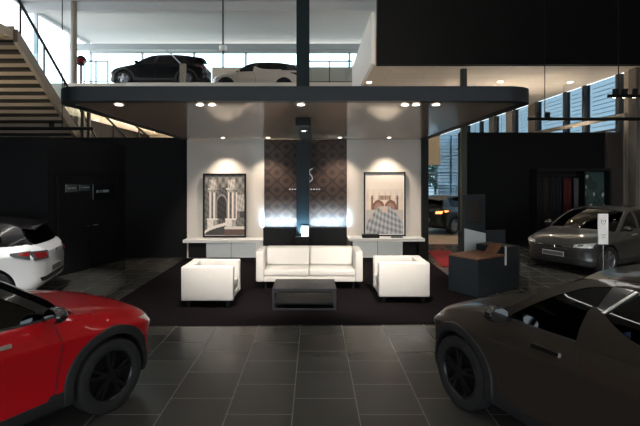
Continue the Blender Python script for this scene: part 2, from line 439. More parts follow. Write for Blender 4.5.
    for i in range(9):
        v = i/8; row = []
        for k in range(-8, 9):
            u = k/8; q = 1-u*u
            lo = Vector((-3.13-.06*q, u*(yD-.05), 1.05)); up = Vector((-2.93-.04*q, u*(yC-.02), 1.345+.05*(1-abs(u)**2.4)))
            row.append(lo.lerp(up, v))
        P.append(row)
    obj('rear_window', grid_solid(B(), P, (1, 0, -.2), .006), M['car_glass_dark'], root, 40)
    bm = B(); P = []                                                # spoiler over the rear window
    for i, (x, dz) in enumerate(((-2.88, .02), (-3.0, .012), (-3.10, -.004), (-3.13, -.02))):
        P.append([(x-.03*(1-(k/8)**2), k/8*(yg(-2.92, 1.345)-.01-.06*i/3), 1.35+dz+.055*(1-abs(k/8)**2.4)) for k in range(-8, 9)])
    obj('spoiler', grid_solid(bm, P, (0, 0, -1), .03), roofm, root, 40)
    wedge = (-1.19, 1.02)
    for s in (1, -1):
        a_out = [(-.40, .975), (-.66, 1.165), (-.88, 1.312), (-1.10, 1.415), (-1.32, 1.455)]
        a_in = [(-.53, .995), (-.74, 1.145), (-.94, 1.27), (-1.13, 1.365), (-1.32, 1.410)]
        obj('pillar', ruled(a_in, a_out, s, 18, 4, .004), roofm, root, 40)
        obj('roof_rail', ruled([(-1.32, 1.410), (-1.85, 1.43), (-2.3, 1.41), (-2.62, 1.365)], [(-1.32, 1.455), (-1.85, 1.475), (-2.3, 1.455), (-2.62, 1.415)], s, 18, 3, .004), roofm, root, 40)
        # front side window with its black belt trim
        obj('side_window', ruled([(-.53, .995), (-.75, 1.002), (-1.0, 1.011), wedge], [(-.53, .995), (-.74, 1.145), (-.94, 1.27), (-1.13, 1.365), (-1.22, 1.392), (-1.31, 1.408)], s, 24, 8, -.004, .006), M[glass], root, 40)
        obj('belt_trim', ruled([(-.49, .982), (-.8, .992), (-1.0, .999), (-1.19, 1.005)], [(-.53, .999), (-.8, 1.007), (-1.0, 1.014), (-1.19, 1.024)], s, 16, 2, .006, .02), M['clad'], root, 40)
        if fin:
            obj('pillar', ruled([wedge, (-1.23, 1.13), (-1.31, 1.408)], [(-1.28, 1.025), (-1.31, 1.20), (-1.45, 1.418)], s, 14, 4, .002), M['roof_b'], root, 40)
            top = smooth_line([(-1.195, 1.02), (-1.205, 1.14), (-1.235, 1.262), (-1.30, 1.25), (-1.42, 1.185), (-1.58, 1.13), (-1.80, 1.105), (-2.45, 1.095)], 5)
            obj('shark_fin', ruled([(-1.195, 1.0), (-1.7, 1.022), (-2.2, 1.045), (-2.45, 1.055)], top, s, 30, 6, .012, .03), paint, root, 40)
            obj('side_window', ruled([(-1.25, 1.255), (-1.30, 1.245), (-1.42, 1.18), (-1.58, 1.125), (-1.80, 1.10), (-2.45, 1.09), (-2.70, 1.12)], [(-1.43, 1.413), (-1.8, 1.43), (-2.3, 1.41), (-2.66, 1.36)], s, 24, 8, -.004, .006), M['car_glass_dark'], root, 40)
            if interior: obj('window_strip', ruled([(-1.315, 1.245), (-1.46, 1.41)], [(-1.335, 1.24), (-1.48, 1.41)], s, 6, 2, .010, .012), M['silver'], root, 40)
        else:
            obj('pillar', ruled([wedge, (-1.31, 1.408)], [(-1.30, 1.025), (-1.43, 1.415)], s, 12, 3, .002), M['roof_b'], root, 40)
            obj('side_window', ruled([(-1.30, 1.025), (-1.9, 1.05), (-2.5, 1.075), (-2.70, 1.13)], [(-1.43, 1.415), (-1.8, 1.43), (-2.3, 1.41), (-2.66, 1.36)], s, 24, 8, -.004, .006), M['car_glass_dark'], root, 40)
        obj('pillar', ruled([(-2.45, 1.055), (-2.70, 1.12), (-2.62, 1.365)], [(-3.13, 1.05), (-3.05, 1.15), (-2.92, 1.345)], s, 16, 6, .003), roofm, root, 40)
        obj('roof_rail', ruled([(-2.60, 1.363), (-2.70, 1.36)], [(-2.60, 1.42), (-2.92, 1.347)], s, 8, 4, .003), roofm, root, 40)
        # mirror
        bm = B(); bmesh.ops.create_uvsphere(bm, u_segments=20, v_segments=12, radius=1)
        bmesh.ops.scale(bm, vec=(.085, .105, .068), verts=bm.verts)
        for v in bm.verts:
            if v.co.x < -.045: v.co.x = -.045
        bmesh.ops.translate(bm, vec=(-.57, s*.955, 1.05), verts=bm.verts)
        tube(bm, (-.57, s*.78, .985), (-.57, s*.91, 1.03), .028, 10)
        mir = obj('side_mirror', bm, M['roof_b'] if interior else paint, root, 40)
        bm = B(); bmesh.ops.create_circle(bm, cap_ends=True, segments=24, radius=1, matrix=Matrix.Rotation(PI/2, 4, 'Y'))
        bmesh.ops.scale(bm, vec=(1, .085, .052), verts=bm.verts); bmesh.ops.translate(bm, vec=(-.618, s*.955, 1.05), verts=bm.verts)
        obj('mirror_glass', bm, M['mirrorg'], mir)
        # door handles, seams
        for hx, hz in ((-1.10, .88), (-2.20, .94)) if style != 'hatch' else ((-1.10, .88),):
            bm = B(); sidepatch(bm, [(hx, hz), (hx+.24, hz-.008), (hx+.24, hz+.022), (hx, hz+.030)], s, 8, 4, .014, .02); obj('door_handle', bm, M['chrome'] if interior else paint, root, 40)
        def seam(pts):
            q = resample(pts, 18); P = []
            for i, p in enumerate(q):
                d = (q[min(i+1, 17)]-q[max(i-1, 0)]).normalized(); nrm = Vector((-d.y, d.x))*.004
                P.append([side(p.x+nrm.x, p.y+nrm.y, s, .0015), side(p.x-nrm.x, p.y-nrm.y, s, .0015)])
            obj('door_gap', grid_solid(B(), P, (0, -s, 0), .004), M['clad'], root)
        seam([(-.52, .96), (-.47, .75), (-.52, .40), (-.60, .34)]); seam([(-1.21, .99), (-1.30, .7), (-1.30, .36)])
        if style != 'hatch': seam([(-2.62, 1.03), (-2.52, .88), (-2.38, .72)])
        seam([(-.55, .345), (-1.30, .345)])
        # lamps
        bm = B(); frontpatch(bm, [(s*.46, .64), (s*.79, .655), (s*.80, .765), (s*.48, .705)], 12, 5, .012, .03); hl = obj('headlight', bm, M['lens'], root, 40)
        bm = B(); frontpatch(bm, [(s*.55, .675), (s*.64, .684), (s*.64, .725), (s*.55, .708)], 5, 4, .018, .02); obj('lamp_unit', bm, M['lens_dark'], hl, 40)
        bm = B(); frontpatch(bm, [(s*.64, .42), (s*.73, .42), (s*.75, .58), (s*.66, .56)], 4, 6, .012, .03); obj('daytime_light', bm, M['lens_dark'], root, 40)
        bm = B(); frontpatch(bm, [(s*.42, .80), (s*.76, .80), (s*.77, .96), (s*.44, .94)], 10, 5, .014, .03, rear)
        sidepatch(bm, [(-3.14, .82), (-2.86, .91), (-2.84, .95), (-3.12, .97)], s, 8, 4, .012, .03)
        tl = obj('tail_light', bm, M['lens_dark'], root, 40)
        bm = B(); frontpatch(bm, [(s*.50, .83), (s*.72, .83), (s*.73, .93), (s*.52, .915)], 8, 4, .022, .02, rear)
        sidepatch(bm, [(-3.12, .885), (-2.98, .915), (-2.97, .945), (-3.11, .955)], s, 6, 4, .020, .02)
        obj('lamp_unit', bm, M['redlit'] if rear_lit else M['redlens'], tl, 40)
    bm = B(); frontpatch(bm, [(-.36, .44), (.36, .44), (.40, .63), (-.40, .63)], 14, 7, .010, .03); gr = obj('grille', bm, M['clad'], root, 40)
    bm = B()
    for z in (.48, .53, .58): frontpatch(bm, [(-.36, z), (.36, z), (.36, z+.012), (-.36, z+.012)], 14, 2, .020, .02)
    frontpatch(bm, [(-.42, .63), (.42, .63), (.44, .645), (-.44, .645)], 14, 2, .022, .03)
    obj('grille_bar', bm, M['chrome'], gr, 40)
    bm = B()
    for s in (1, -1):                                               # the marque's badge: two interlocking chrome bows
        for p, q in (((0, .025), (s*.045, .05)), ((s*.045, .05), (s*.05, .0)), ((s*.05, 0), (0, -.04))):
            bar(bm, front(p[0], .60+p[1], .03), front(q[0], .60+q[1], .03), .012, .012)
    obj('emblem', bm, M['chrome'], gr)
    bm = B(); frontpatch(bm, [(-.60, .27), (.60, .27), (.62, .40), (-.62, .40)], 14, 4, .008, .03); obj('lower_intake', bm, M['clad'], root, 40)
    bm = B(); frontpatch(bm, [(-.62, .42), (.62, .42), (.66, .49), (-.66, .49)], 14, 4, .010, .03, rear); obj('bumper_insert', bm, M['clad'], root, 40)
    for fn, z in ((front, .40), (rear, .52)):
        bm = B(); x0 = fn(0, z+.05).x; sg = 1 if fn is front else -1
        box(bm, x0, x0+sg*.014, -.26, .26, z, z+.11, .004); pl = obj('license_plate', bm, M['plate_rim'], root)
        bm = B(); box(bm, x0+sg*.010, x0+sg*.017, -.245, .245, z+.012, z+.098); obj('plate_face', bm, M['plate'], pl)
    bm = B()
    for s in (1, -1):
        for p, q in (((0, .02), (s*.035, .04)), ((s*.035, .04), (s*.04, 0)), ((s*.04, 0), (0, -.03))):
            bar(bm, rear(p[0], .87+p[1], .008), rear(q[0], .87+q[1], .008), .009, .009)
    obj('emblem', bm, M['chrome'], root)
    # -- inside
    bm = B(); prism(bm, [(-.32, .55), (-.32, .955), (-.55, .965), (-.82, .93), (-.90, .86), (-.86, .72), (-.70, .55)], 'y', -.66, .66); obj('dashboard', bm, M['trim'], root, 40)
    if interior:
        bm = B(); box(bm, -.93, -.915, -.14, .10, .80, .91, .005); sc = obj('centre_screen', bm, M['screen'], root)
        bm = B(); box(bm, -.935, -.929, -.11, .07, .82, .89); obj('lit_display', bm, M['screen_lit'], sc)
        bm = B(); T = Matrix.Translation((-1.02, .35, .90)) @ Matrix.Rotation(math.radians(-62), 4, 'Y')
        ring = []
        for k in range(32):
            a = 2*PI*k/32; ring.append([bm.verts.new(T @ Vector(((.175+.014*math.cos(b))*math.cos(a), (.175+.014*math.cos(b))*math.sin(a), .014*math.sin(b)))) for b in [2*PI*j/8 for j in range(8)]])
        for k in range(32):
            for j in range(8): bm.faces.new((ring[k][j], ring[(k+1) % 32][j], ring[(k+1) % 32][(j+1) % 8], ring[k][(j+1) % 8]))
        for a in (0, PI/2, PI, -PI/2)[::1]: bar(bm, T @ Vector((0, 0, -.01)), T @ Vector((.17*math.cos(a), .17*math.sin(a), 0)), .022, .012)
        tube(bm, T @ Vector((0, 0, -.18)), T @ Vector((0, 0, .005)), .05, 16); obj('steering_wheel', bm, M['rubber'], root, 40)
    for x0, ys in ((-1.55, (.36, -.36)), (-2.50, (0,))):
        for y in ys:
            w = .24 if len(ys) == 2 else .60
            bm = B(); box(bm, x0-.05, x0+.46, y-w, y+w, .52, .68, .05)
            prism(bm, [(x0, .58), (x0+.13, .62), (x0-.08, 1.16), (x0-.18, 1.15)], 'y', y-w, y+w)
            box(bm, x0-.23, x0-.12, y-.12, y+.12, 1.16, 1.32, .03)
            if len(ys) == 1: pass
            obj('car_seat', bm, M['seatgrey'], root, 40)
    return root

# ================================================================== the place
def X(px, d): return (px-314)/450*d             # survey of the photograph: offset and height of a point seen at distance d
def Z(py, d): return H-(py-178)/450*d

# ------------------------------------------------------------------ setting
bm = B(); box(bm, -13, 12, -9, 36, -.2, 0); struct('floor', bm, M['tiles'])
bm = B(); box(bm, -13, 12, -9, 26.3, 10, 10.3)
for y in (15, 20): box(bm, -13, 12, y, y+.35, 9.6, 10.05)
struct('ceiling', bm, M['ceil'])
# carpet of the lounge
bm = B(); prism(bm, [(-3.42, 6.50), (2.95, 6.64), (2.95, 12.0), (-3.42, 12.0)], 'z', .001, .012)
tag(obj('lounge_carpet', bm, M['carpet']), 'black carpet under the white lounge seats, edged by grey tiles', 'carpet')
# partitions
bm = B(); box(bm, -12.9, -3.41, 12.1, 12.35, 0, 3.24); struct('wall_back', bm, M['black_wall'])
bm = B(); prism(bm, [(-5.08, 12.09), (-5.63, 9.52), (-12.9, 9.52), (-12.9, 9.72), (-5.80, 9.72), (-5.30, 12.09)], 'z', 0, 3.02); struct('wall_left', bm, M['black_wall'])
bm = B(); box(bm, -13.1, -12.9, -9, 36, 0, 6.2); box(bm, -13.1, -12.9, -9, 11.99, 6.2, 10.2); struct('wall_outer', bm, M['black_wall'])
bm = B()
for y in range(12, 27, 3): box(bm, -13.08, -12.92, y, y+.12, 6.201, 9.99)
box(bm, -13.08, -12.92, 12, 26, 9.85, 10.0); struct('window_12', bm, M['grey'])  # clerestory added to bring daylight onto the parapet, stairs and mezzanine
bm = B(); box(bm, 4.64, 9.75, 14.3, 14.5, 0, 3.60)
struct('wall_right', bm, M['black_wall'])
bm = B(); box(bm, X(606, 14.25), 9.75, 14.2, 14.3, 0, 3.60); struct('wall_end', bm, M['brown_wall'])
bm = B(); box(bm, 9.85, 10.3, -9, 14.30, 0, 10.2); struct('wall_side', bm, M['beige'])
# facade behind the viewer: glazed, daylight comes through it
bm = B()
for i in range(9): box(bm, -13+i*3.1, -13+i*3.1+.18, -8.1, -7.9, 0, 10)
for z in (.0,): box(bm, -13, 12, -8.1, -7.9, z, z+.2)
box(bm, -13, 12, -8.1, -7.9, 3.6, 10)  # upper front closed out of view to cut the frontal daylight
struct('wall_front', bm, M['mullion'])

# canopy lounge: panels
PW = 12.1
bm = B(); box(bm, X(187, PW), X(264, PW), PW, PW+.2, 0, 3.19); struct('wall_panel_left', bm, M['panel'])
bm = B(); box(bm, X(347, PW), X(421, PW), PW, PW+.2, 0, 3.19); struct('wall_panel_right', bm, M['panel'])
bm = B(); box(bm, X(264, PW), X(347, PW), PW+.04, PW+.2, 0, 3.19); struct('wall_panel_damask', bm, M['damask'])
bm = B(); box(bm, X(421, PW), X(427.5, PW), PW-.12, PW+.22, 0, 3.19, .004); struct('trim_1', bm, M['black'])

# canopy
cx0, cx1, cy0, cy1, cz0, cz1 = -3.55, 3.02, 6.0, 12.08, 3.18, 3.375
def rounded(x0, x1, y0, y1, r, n=10):
    P = [(x0, y1)]
    for k in range(n+1):
        a = PI + PI/2*k/n; P.append((x0+r+r*math.cos(a), y0+r+r*math.sin(a)))
    for k in range(n+1):
        a = -PI/2 + PI/2*k/n; P.append((x1-r+r*math.cos(a), y0+r+r*math.sin(a)))
    P.append((x1, y1)); return P
can = thing('canopy', 'large flat canopy with rounded slate rim above the lounge', 'canopy', (0, 0, 0))
outer, inner = rounded(cx0, cx1, cy0, cy1, .42), rounded(cx0+.17, cx1-.17, cy0+.17, cy1, .28)
bm = B(); n = len(outer)
vo0 = [bm.verts.new((x, y, cz0)) for x, y in outer]; vo1 = [bm.verts.new((x, y, cz1)) for x, y in outer]
vi0 = [bm.verts.new((x, y, cz0)) for x, y in inner]; vi1 = [bm.verts.new((x, y, cz1)) for x, y in inner]
for i in range(n-1):
    for a, b in ((vo0, vo1), (vo1, vi1), (vi1, vi0), (vi0, vo0)): bm.faces.new((a[i], a[i+1], b[i+1], b[i]))
for k in (0, n-1): bm.faces.new((vo0[k], vo1[k], vi1[k], vi0[k]))
obj('rim', bm, M['rim'], can, 40)
ceil_m = mat('glossy_canopy_soffit', (.66, .55, .45), .07, coat=0, spec=.6)
bm = B(); prism(bm, rounded(cx0+.17, cx1-.17, cy0+.17, cy1, .28), 'z', cz0+.012, cz0+.08); obj('soffit_panel', bm, ceil_m, can)
bm = B(); prism(bm, rounded(cx0+.17, cx1-.17, cy0+.17, cy1, .28), 'z', cz0+.081, cz1-.01); obj('top_panel', bm, M['dark'], can)
bm = B(); box(bm, -.32, -.06, 7.75, 11.2, 3.06, cz0+.011, .005); obj('lamp_housing', bm, M['black'], can)

# column through the canopy
col = thing('column', 'slim dark square column rising through the canopy behind the sofa', 'column', ((X(296.5, 11.3)+X(309.5, 11.3))/2, 11.37, 0))
bm = B(); box(bm, -.163, .163, -.16, .16, 0, 3.055, .004); box(bm, -.163, .163, -.16, .16, 3.40, 9.6, .004); obj('shaft', bm, M['column'], col)
# ledge with the light strips
led0, led1 = X(264, PW), X(347, PW)
t = thing('bench_ledge', 'low black ledge between sofa and damask panel hiding light strips', 'ledge', (0, 0, 0))
for a, b in ((led0+.07, -.46), (-.10, led1-.07)):
    bm = B(); box(bm, a, b, 11.25, 11.62, .013, Z(228, 11.25), .01); obj('ledge_box', bm, M['black'], t)
    bm = B(); box(bm, a+.04, b-.04, 11.72, 11.76, .66, .68); obj('light_strip', bm, M['led'], t)
    bm = B(); box(bm, a+.04, b-.04, 11.621, 12.12, .60, .655); obj('strip_tray', bm, M['black'], t)
bm = B(); box(bm, -.455, -.105, 10.85, 11.0, .013, Z(237, 10.85), .008); obj('ledge_box', bm, M['black'], t)
bm = B(); box(bm, X(301.5, 11.2), X(308.3, 11.2), 11.185, 11.2, .60, .95); obj('light_panel', bm, M['led'], t)
bm = B(); box(bm, -.43, -.13, 11.001, 11.2, .55, .595); obj('strip_tray', bm, M['black'], t)

# emblem on the damask panel
t = thing('wall_emblem', 'silver emblem on the damask panel half hidden behind the column', 'emblem', (X(303.5, PW), PW+.035, Z(176, PW)))
bm = B()
def ribbon(bm, pts, w, y0, y1):
    for a, b in zip(pts, pts[1:]): bar(bm, (a[0], (y0+y1)/2, a[1]), (b[0], (y0+y1)/2, b[1]), w, abs(y1-y0))
ribbon(bm, [(.24, .20), (.17, .16), (.16, .08), (.23, -.02), (.24, -.09), (.17, -.16), (.06, -.20)], .05, -.03, -.01); obj('bow', bm, M['silver'], t)
bm = B(); ribbon(bm, [(-.15, .19), (-.02, .19), (.05, .05), (-.02, -.14), (-.15, -.19), (-.15, .19)], .05, -.03, -.01); obj('bow', bm, M['silver'], t)
for k in range(12):
    if k in (4, 7): continue
    x = -.39+k*.072; bm = B(); box(bm, x, x+.045, -.02, -.004, -.37, -.345); obj('letter', bm, M['silver'], t)

# framed prints
def paint_left(u, v):
    # stone portico: paired white columns on pedestals, dark arch between, sepia black and white
    h = math.sin(61*u+17*v)*math.sin(43*v-29*u)
    g = .13 + .07*h + .05*math.sin(9*u)
    if v > .80: g = .20+.13*math.sin(37*u)*math.sin(29*v)
    if u > .80 and .40 < v < .68: g = .42 + .16*h                     # distant building
    if u > .88 and .30 < v < .40: g = .06
    r = math.hypot((u-.43)/.15, (v-.52)/.17)
    if abs(u-.43) < .15 and v < .52: r = abs(u-.43)/.15
    if .28 < v < .72:
        if r < .78: g = .030 + .02*h
        elif r < 1.0: g = .26 + .08*math.sin(40*math.atan2(v-.52, u-.43))
    for c, w in ((.145, .030), (.245, .034), (.605, .028), (.715, .036), (.80, .020)):
        t = (u-c)/w
        if abs(t) < 1 and .29 < v < .73: g = (.92 - .75*max(0, t)**1.3)*(.90+.10*math.cos(t*12))
    for a, b in ((.10, .33), (.56, .80)):
        if a < u < b and .71 < v < .76: g = .50 - .35*(u-a)/(b-a) + .12*h
        if a-.02 < u < b+.02 and .76 < v < .79: g = .75 - .45*(u-a)/(b-a)
        if a+.02 < u < b-.03 and .79 < v < .93: g = .60 - .5*abs((u-(a+b)/2)/(b-a)) + .22*h
        if a-.04 < u < b-.02 and .12 < v < .29: g = (.78 if u < (a+b)/2 else .40) + .10*h
        if a-.05 < u < b and .265 < v < .29: g = .85
    k = .06+.16*math.sqrt(max(0, u/.55))
    if u < .55 and k-.05 < v < k: g = .85
    elif u < .55 and v < k-.05: g = .045 if v > .015 else .5
    if u > .5 and .11 < v < .15: g = .7
    if u > .5 and v < .11: return (.11, .062, .055) if v > .012 else (.3, .27, .25)
    return (g, g*.93, g*.85)
def paint_right(u, v):
    # twin brown arched roofs above a shimmering facetted forecourt
    c = Vector((.80, .66, .54)).lerp(Vector((.86, .80, .72)), min(1, max(0, (v-.5)*2)))
    if .55 < v < .75: c = c*(.93+.07*math.sin(40*u)*math.sin(17*v))
    for q in (.33, .66):
        r = ((u-q)/.17)**2 + ((v-.42)/.15)**2
        if r < 1 and v > .40: c = Vector((.22, .10, .07)) if r > .45 else Vector((.40, .20, .14))
    if .34 < u < .66 and .575 < v < .64: c = Vector((.25, .14, .10)) if int(u*34) % 2 else Vector((.5, .36, .28))
    for q in (.16, .84):
        if abs(u-q) < .028 and .36 < v < .64: c = Vector((.20, .12, .10))
        if abs(u-q) < .05 and .58 < v < .60: c = Vector((.25, .15, .12))
    w = .5*(1-(v/.47)) + .16
    if v < .46 and abs(u-.5) < w*1.05:
        k = math.sin(38*(u-.5)/(1.2-v)+24*v)*math.sin(34*v-22*(u-.5)); g = .34+.20*k
        c = Vector((g, g*1.03, g*1.08))
        if v > .36 and abs(u-.5) < .09: c = Vector((.62, .48, .42))
    elif v < .40: c = Vector((.55, .50, .46))
    return tuple(c)
def art(name, label, x0, x1, z0, z1, d, fn, white):
    t = thing(name, label, 'picture', ((x0+x1)/2, d, z0), 0)
    w, h = x1-x0, z1-z0; f = .035; bm = B()
    box(bm, -w/2, -w/2+f, -.03, .03, 0, h, .003); box(bm, w/2-f, w/2, -.03, .03, 0, h, .003)
    box(bm, -w/2+f, w/2-f, -.03, .03, 0, f, .003); box(bm, -w/2+f, w/2-f, -.03, .03, h-f, h, .003); obj('frame', bm, M['black'], t)
    bm = B(); box(bm, -w/2+.01, w/2-.01, .0, .028, .01, h-.01); obj('backing', bm, M['paper'] if white else M['black'], t)
    bm = B(); m = .02 if not white else .05; nx, nz = 60, 84
    V = [[bm.verts.new((-w/2+f+m*.5+(w-2*f-m)*i/nx, -.004, f+m*.5+(h-2*f-m)*j/nz)) for j in range(nz+1)] for i in range(nx+1)]
    lay = bm.loops.layers.float_color.new('Col')
    for i in range(nx):
        for j in range(nz):
            fc = bm.faces.new((V[i][j], V[i+1][j], V[i+1][j+1], V[i][j+1])); c = fn((i+.5)/nx, (j+.5)/nz)
            for l in fc.loops: l[lay] = (*[max(0, min(1, a)) for a in c], 1)
    obj('print', bm, M['print'], t); t.rotation_euler.x = -.012
    return t
art('framed_print', 'black framed print of stone portico columns, leaning behind the left sideboard', X(203, 12), X(246, 12), .565, Z(173.5, 12), 12.0, paint_left, False)
art('framed_print', 'black framed print of twin brown arched roofs under a cream sky', X(364, 12), X(405.5, 12), .60, Z(172, 12), 12.0, paint_right, True)

# sideboards
def sideboard(label, x0, x1, b0, b1, top, left):
    t = thing('sideboard', label, 'sideboard', ((x0+x1)/2, 11.8, 0)); c = (x0+x1)/2
    bm = B(); box(bm, x0-c, x1-c, -.30, .28, top-.075, top, .006); obj('worktop', bm, M['white_lac'], t)
    bm = B(); box(bm, b0-c, b1-c, -.22, .27, .10, top-.076); obj('carcass', bm, M['dark'], t)
    mid = (b0+b1)/2-c
    for a, b in ((b0-c+.004, mid-.006), (mid+.006, b1-c-.004)):
        bm = B(); box(bm, a, b, -.245, -.222, .105, top-.085, .004); d = obj('door', bm, M['grey_lac'], t)
    bm = B(); box(bm, b0-c+.05, b1-c-.05, -.15, .25, .013, .10); obj('plinth', bm, M['black'], t)
    bm = B()
    if left: box(bm, b1-c+.002, x1-c-.002, -.28, .27, .013, top-.076, .004)
    else: box(bm, x1-c-.14, x1-c-.004, -.24, .27, .013, top-.076, .004)
    obj('side_panel', bm, M['white_lac'] if left else M['black'], t)
    bm = B(); box(bm, (x0-c+.06) if left else (b1-c+.002), (b0-c-.002) if left else (x1-c-.15), .0, .26, .06, top-.076); obj('open_niche', bm, M['black'], t)
    return t
sideboard('low white sideboard with two grey doors under the stone columns print', X(182.7, 11.5), X(263, 11.5), X(206, 11.55), X(256, 11.55), .565, True)
sideboard('low white sideboard with two grey doors under the twin roofs print', X(348.6, 11.5), X(425, 11.5), X(352.5, 11.55), X(402.8, 11.55), .60, False)
bm = B(); box(bm, X(362, 11.7), X(379, 11.7), 11.60, 11.80, .601, .69, .008)
tag(obj('flat_box', bm, M['black']), 'flat black box lying on the right sideboard in front of print', 'box')
bm = B(); prism(bm, [(-.16, .0), (.16, .0), (.13, .025), (-.13, .025)], 'y', -.06, .06)
o = obj('brochure_stack', bm, M['dark']); o.location = (X(397, 11.7), 11.7, .601); tag(o, 'small dark brochure stack on right sideboard below print corner', 'brochures')

# ------------------------------------------------------------------ lounge seats
def armchair(label, loc, rz, w, d, h):
    """faces local +x ; w = size along x, d = along y"""
    t = thing('armchair', label, 'armchair', loc, rz, 'white cube armchairs facing each other'); a = .14
    for s in (-1, 1):
        bm = B(); box(bm, -w/2, w/2, s*d/2, s*(d/2-a), .125, h, .022, 3); obj('armrest', bm, M['white'], t, 40)
    bm = B(); box(bm, -w/2+.003, -w/2+.17, -d/2+a+.002, d/2-a-.002, .13, h-.004, .02, 3); obj('backrest', bm, M['white'], t, 40)
    bm = B(); box(bm, -w/2+.175, w/2-.03, -d/2+a+.004, d/2-a-.004, .215, .39, .03, 3); obj('seat_cushion', bm, M['white'], t, 40)
    bm = B(); box(bm, -w/2+.172, w/2-.015, -d/2+a+.002, d/2-a-.002, .13, .21, .01); obj('seat_base', bm, M['white'], t, 40)
    for sx in (-1, 1):
        for sy in (-1, 1):
            bm = B(); box(bm, sx*(w/2-.10)-.03, sx*(w/2-.10)+.03, sy*(d/2-.09)-.03, sy*(d/2-.09)+.03, .012, .125, .004); obj('leg', bm, M['black'], t)
    return t
armchair('white leather cube armchair on the left, its open side facing right', ((-2.19-1.33)/2, 7.4+.385, 0), 0, .86, .77, .69)
armchair('white leather cube armchair on the right, its open side facing left', ((1.10+1.97)/2, 7.64+.385, 0), PI, .87, .77, .71)
sx0, sx1 = X(255.7, 8.6), X(363, 8.6); sw = sx1-sx0
t = thing('sofa', 'white leather two seat sofa behind the dark coffee table', 'sofa', ((sx0+sx1)/2, 9.0, 0))
for s in (-1, 1):
    bm = B(); box(bm, s*sw/2, s*(sw/2-.145), -.38, .40, .16, .735, .022, 3); obj('armrest', bm, M['white'], t, 40)
bm = B(); box(bm, -sw/2+.147, sw/2-.147, .24, .40, .16, .74, .02, 3); obj('backrest', bm, M['white'], t, 40)
bm = B(); box(bm, -sw/2+.147, sw/2-.147, -.37, .238, .16, .255, .012); obj('seat_base', bm, M['white'], t, 40)
for s in (-1, 1):
    a, b = sorted((s*.004, s*(sw/2-.15)))
    bm = B(); box(bm, a, b, -.365, .21, .262, .39, .028, 3); obj('seat_cushion', bm, M['white'], t, 40)
    bm = B(); box(bm, a, b, .06, .236, .395, .755, .045, 3); 
    for v in bm.verts: v.co.y += (v.co.z-.39)*.12 if v.co.y < .2 else 0
    obj('back_cushion', bm, M['white'], t, 40)
    for sy in (-.30, .33):
        bm = B(); tube(bm, (s*(sw/2-.18), sy, .012), (s*(sw/2-.18), sy, .16), .022, 14); obj('leg', bm, M['black'], t, 40)
# coffee table
tx0, tx1 = X(272, 7.27), X(336.3, 7.27)
t = thing('coffee_table', 'low dark grey coffee table with open lower shelf', 'table', ((tx0+tx1)/2, 7.63, 0)); w = (tx1-tx0)/2
bm = B(); box(bm, -w, w, -.36, .36, .315, .357, .004); obj('tabletop', bm, M['tabletop'], t)
bm = B(); box(bm, -w+.03, w-.03, -.33, .33, .10, .125, .003); obj('shelf', bm, M['black'], t)
for sx in (-1, 1):
    for sy in (-1, 1):
        bm = B(); box(bm, sx*w, sx*(w-.04), sy*.36, sy*.32, .012, .314, .003); obj('leg', bm, M['dark'], t)
for sy in (-1, 1):
    bm = B(); box(bm, -w+.041, w-.041, sy*.355, sy*.33, .012, .04, .003); obj('floor_rail', bm, M['dark'], t)

# ------------------------------------------------------------------ doors and signs on the left wall
dv = Vector((.55, 2.57, 0)).normalized()
def wl(s, z): p = Vector((-5.63, 9.52, 0)) + dv*s; return (p.x, p.y, z)       # along the wall's face
rzl = math.atan2(dv.y, dv.x)
t = thing('door_1', 'black double door flush in the black left wall', 'door', wl(1.25, 0), rzl); t['kind'] = 'structure'; del t['label'], t['category']
for a, b in ((-.98, -.004), (.004, .98)):
    bm = B(); box(bm, a, b, -.03, -.003, .012, 2.16, .004); lf = obj('door_leaf', bm, M['black_wall'], t)
    hx = -.09 if a < 0 else .09
    bm = B(); tube(bm, (hx, -.075, 1.02), (hx+(-.12 if a < 0 else .12), -.075, 1.02), .011, 10); tube(bm, (hx, -.03, 1.02), (hx, -.075, 1.02), .013, 10); obj('door_handle', bm, M['silver'], lf, 40)
bm = B(); box(bm, -1.03, -.985, -.035, -.003, .012, 2.21); box(bm, .985, 1.03, -.035, -.003, .012, 2.21); box(bm, -.984, .984, -.035, -.003, 2.165, 2.21); obj('door_frame', bm, M['black'], t)
def wallsign(label, s, w, z0, z1, m, marks):
    t = thing('wall_sign', label, 'sign', wl(s, z0), rzl); bm = B(); box(bm, -w/2, w/2, -.055, -.036, 0, z1-z0, .004); obj('panel', bm, m, t)
    bm = B(); x = -w*.36
    for q in marks: box(bm, x, x+w*q, -.058, -.0555, (z1-z0)*.45, (z1-z0)*.62); x += w*(q+.05)
    obj('lettering', bm, M['sign_t'], t)
wallsign('small dark teal sign left of the wide sign on the black door', .62, .36, 1.83, 2.0, M['sign_d'], (.3, .2, .1))
wallsign('small dark teal sign beside the black screen on the black door', 1.04, .36, 1.85, 2.0, M['sign_d'], (.15, .3, .2))
wallsign('wide black glossy screen high on the black left wall', 1.72, .80, 1.62, 2.0, M['screen'], (.1, .08, .3))

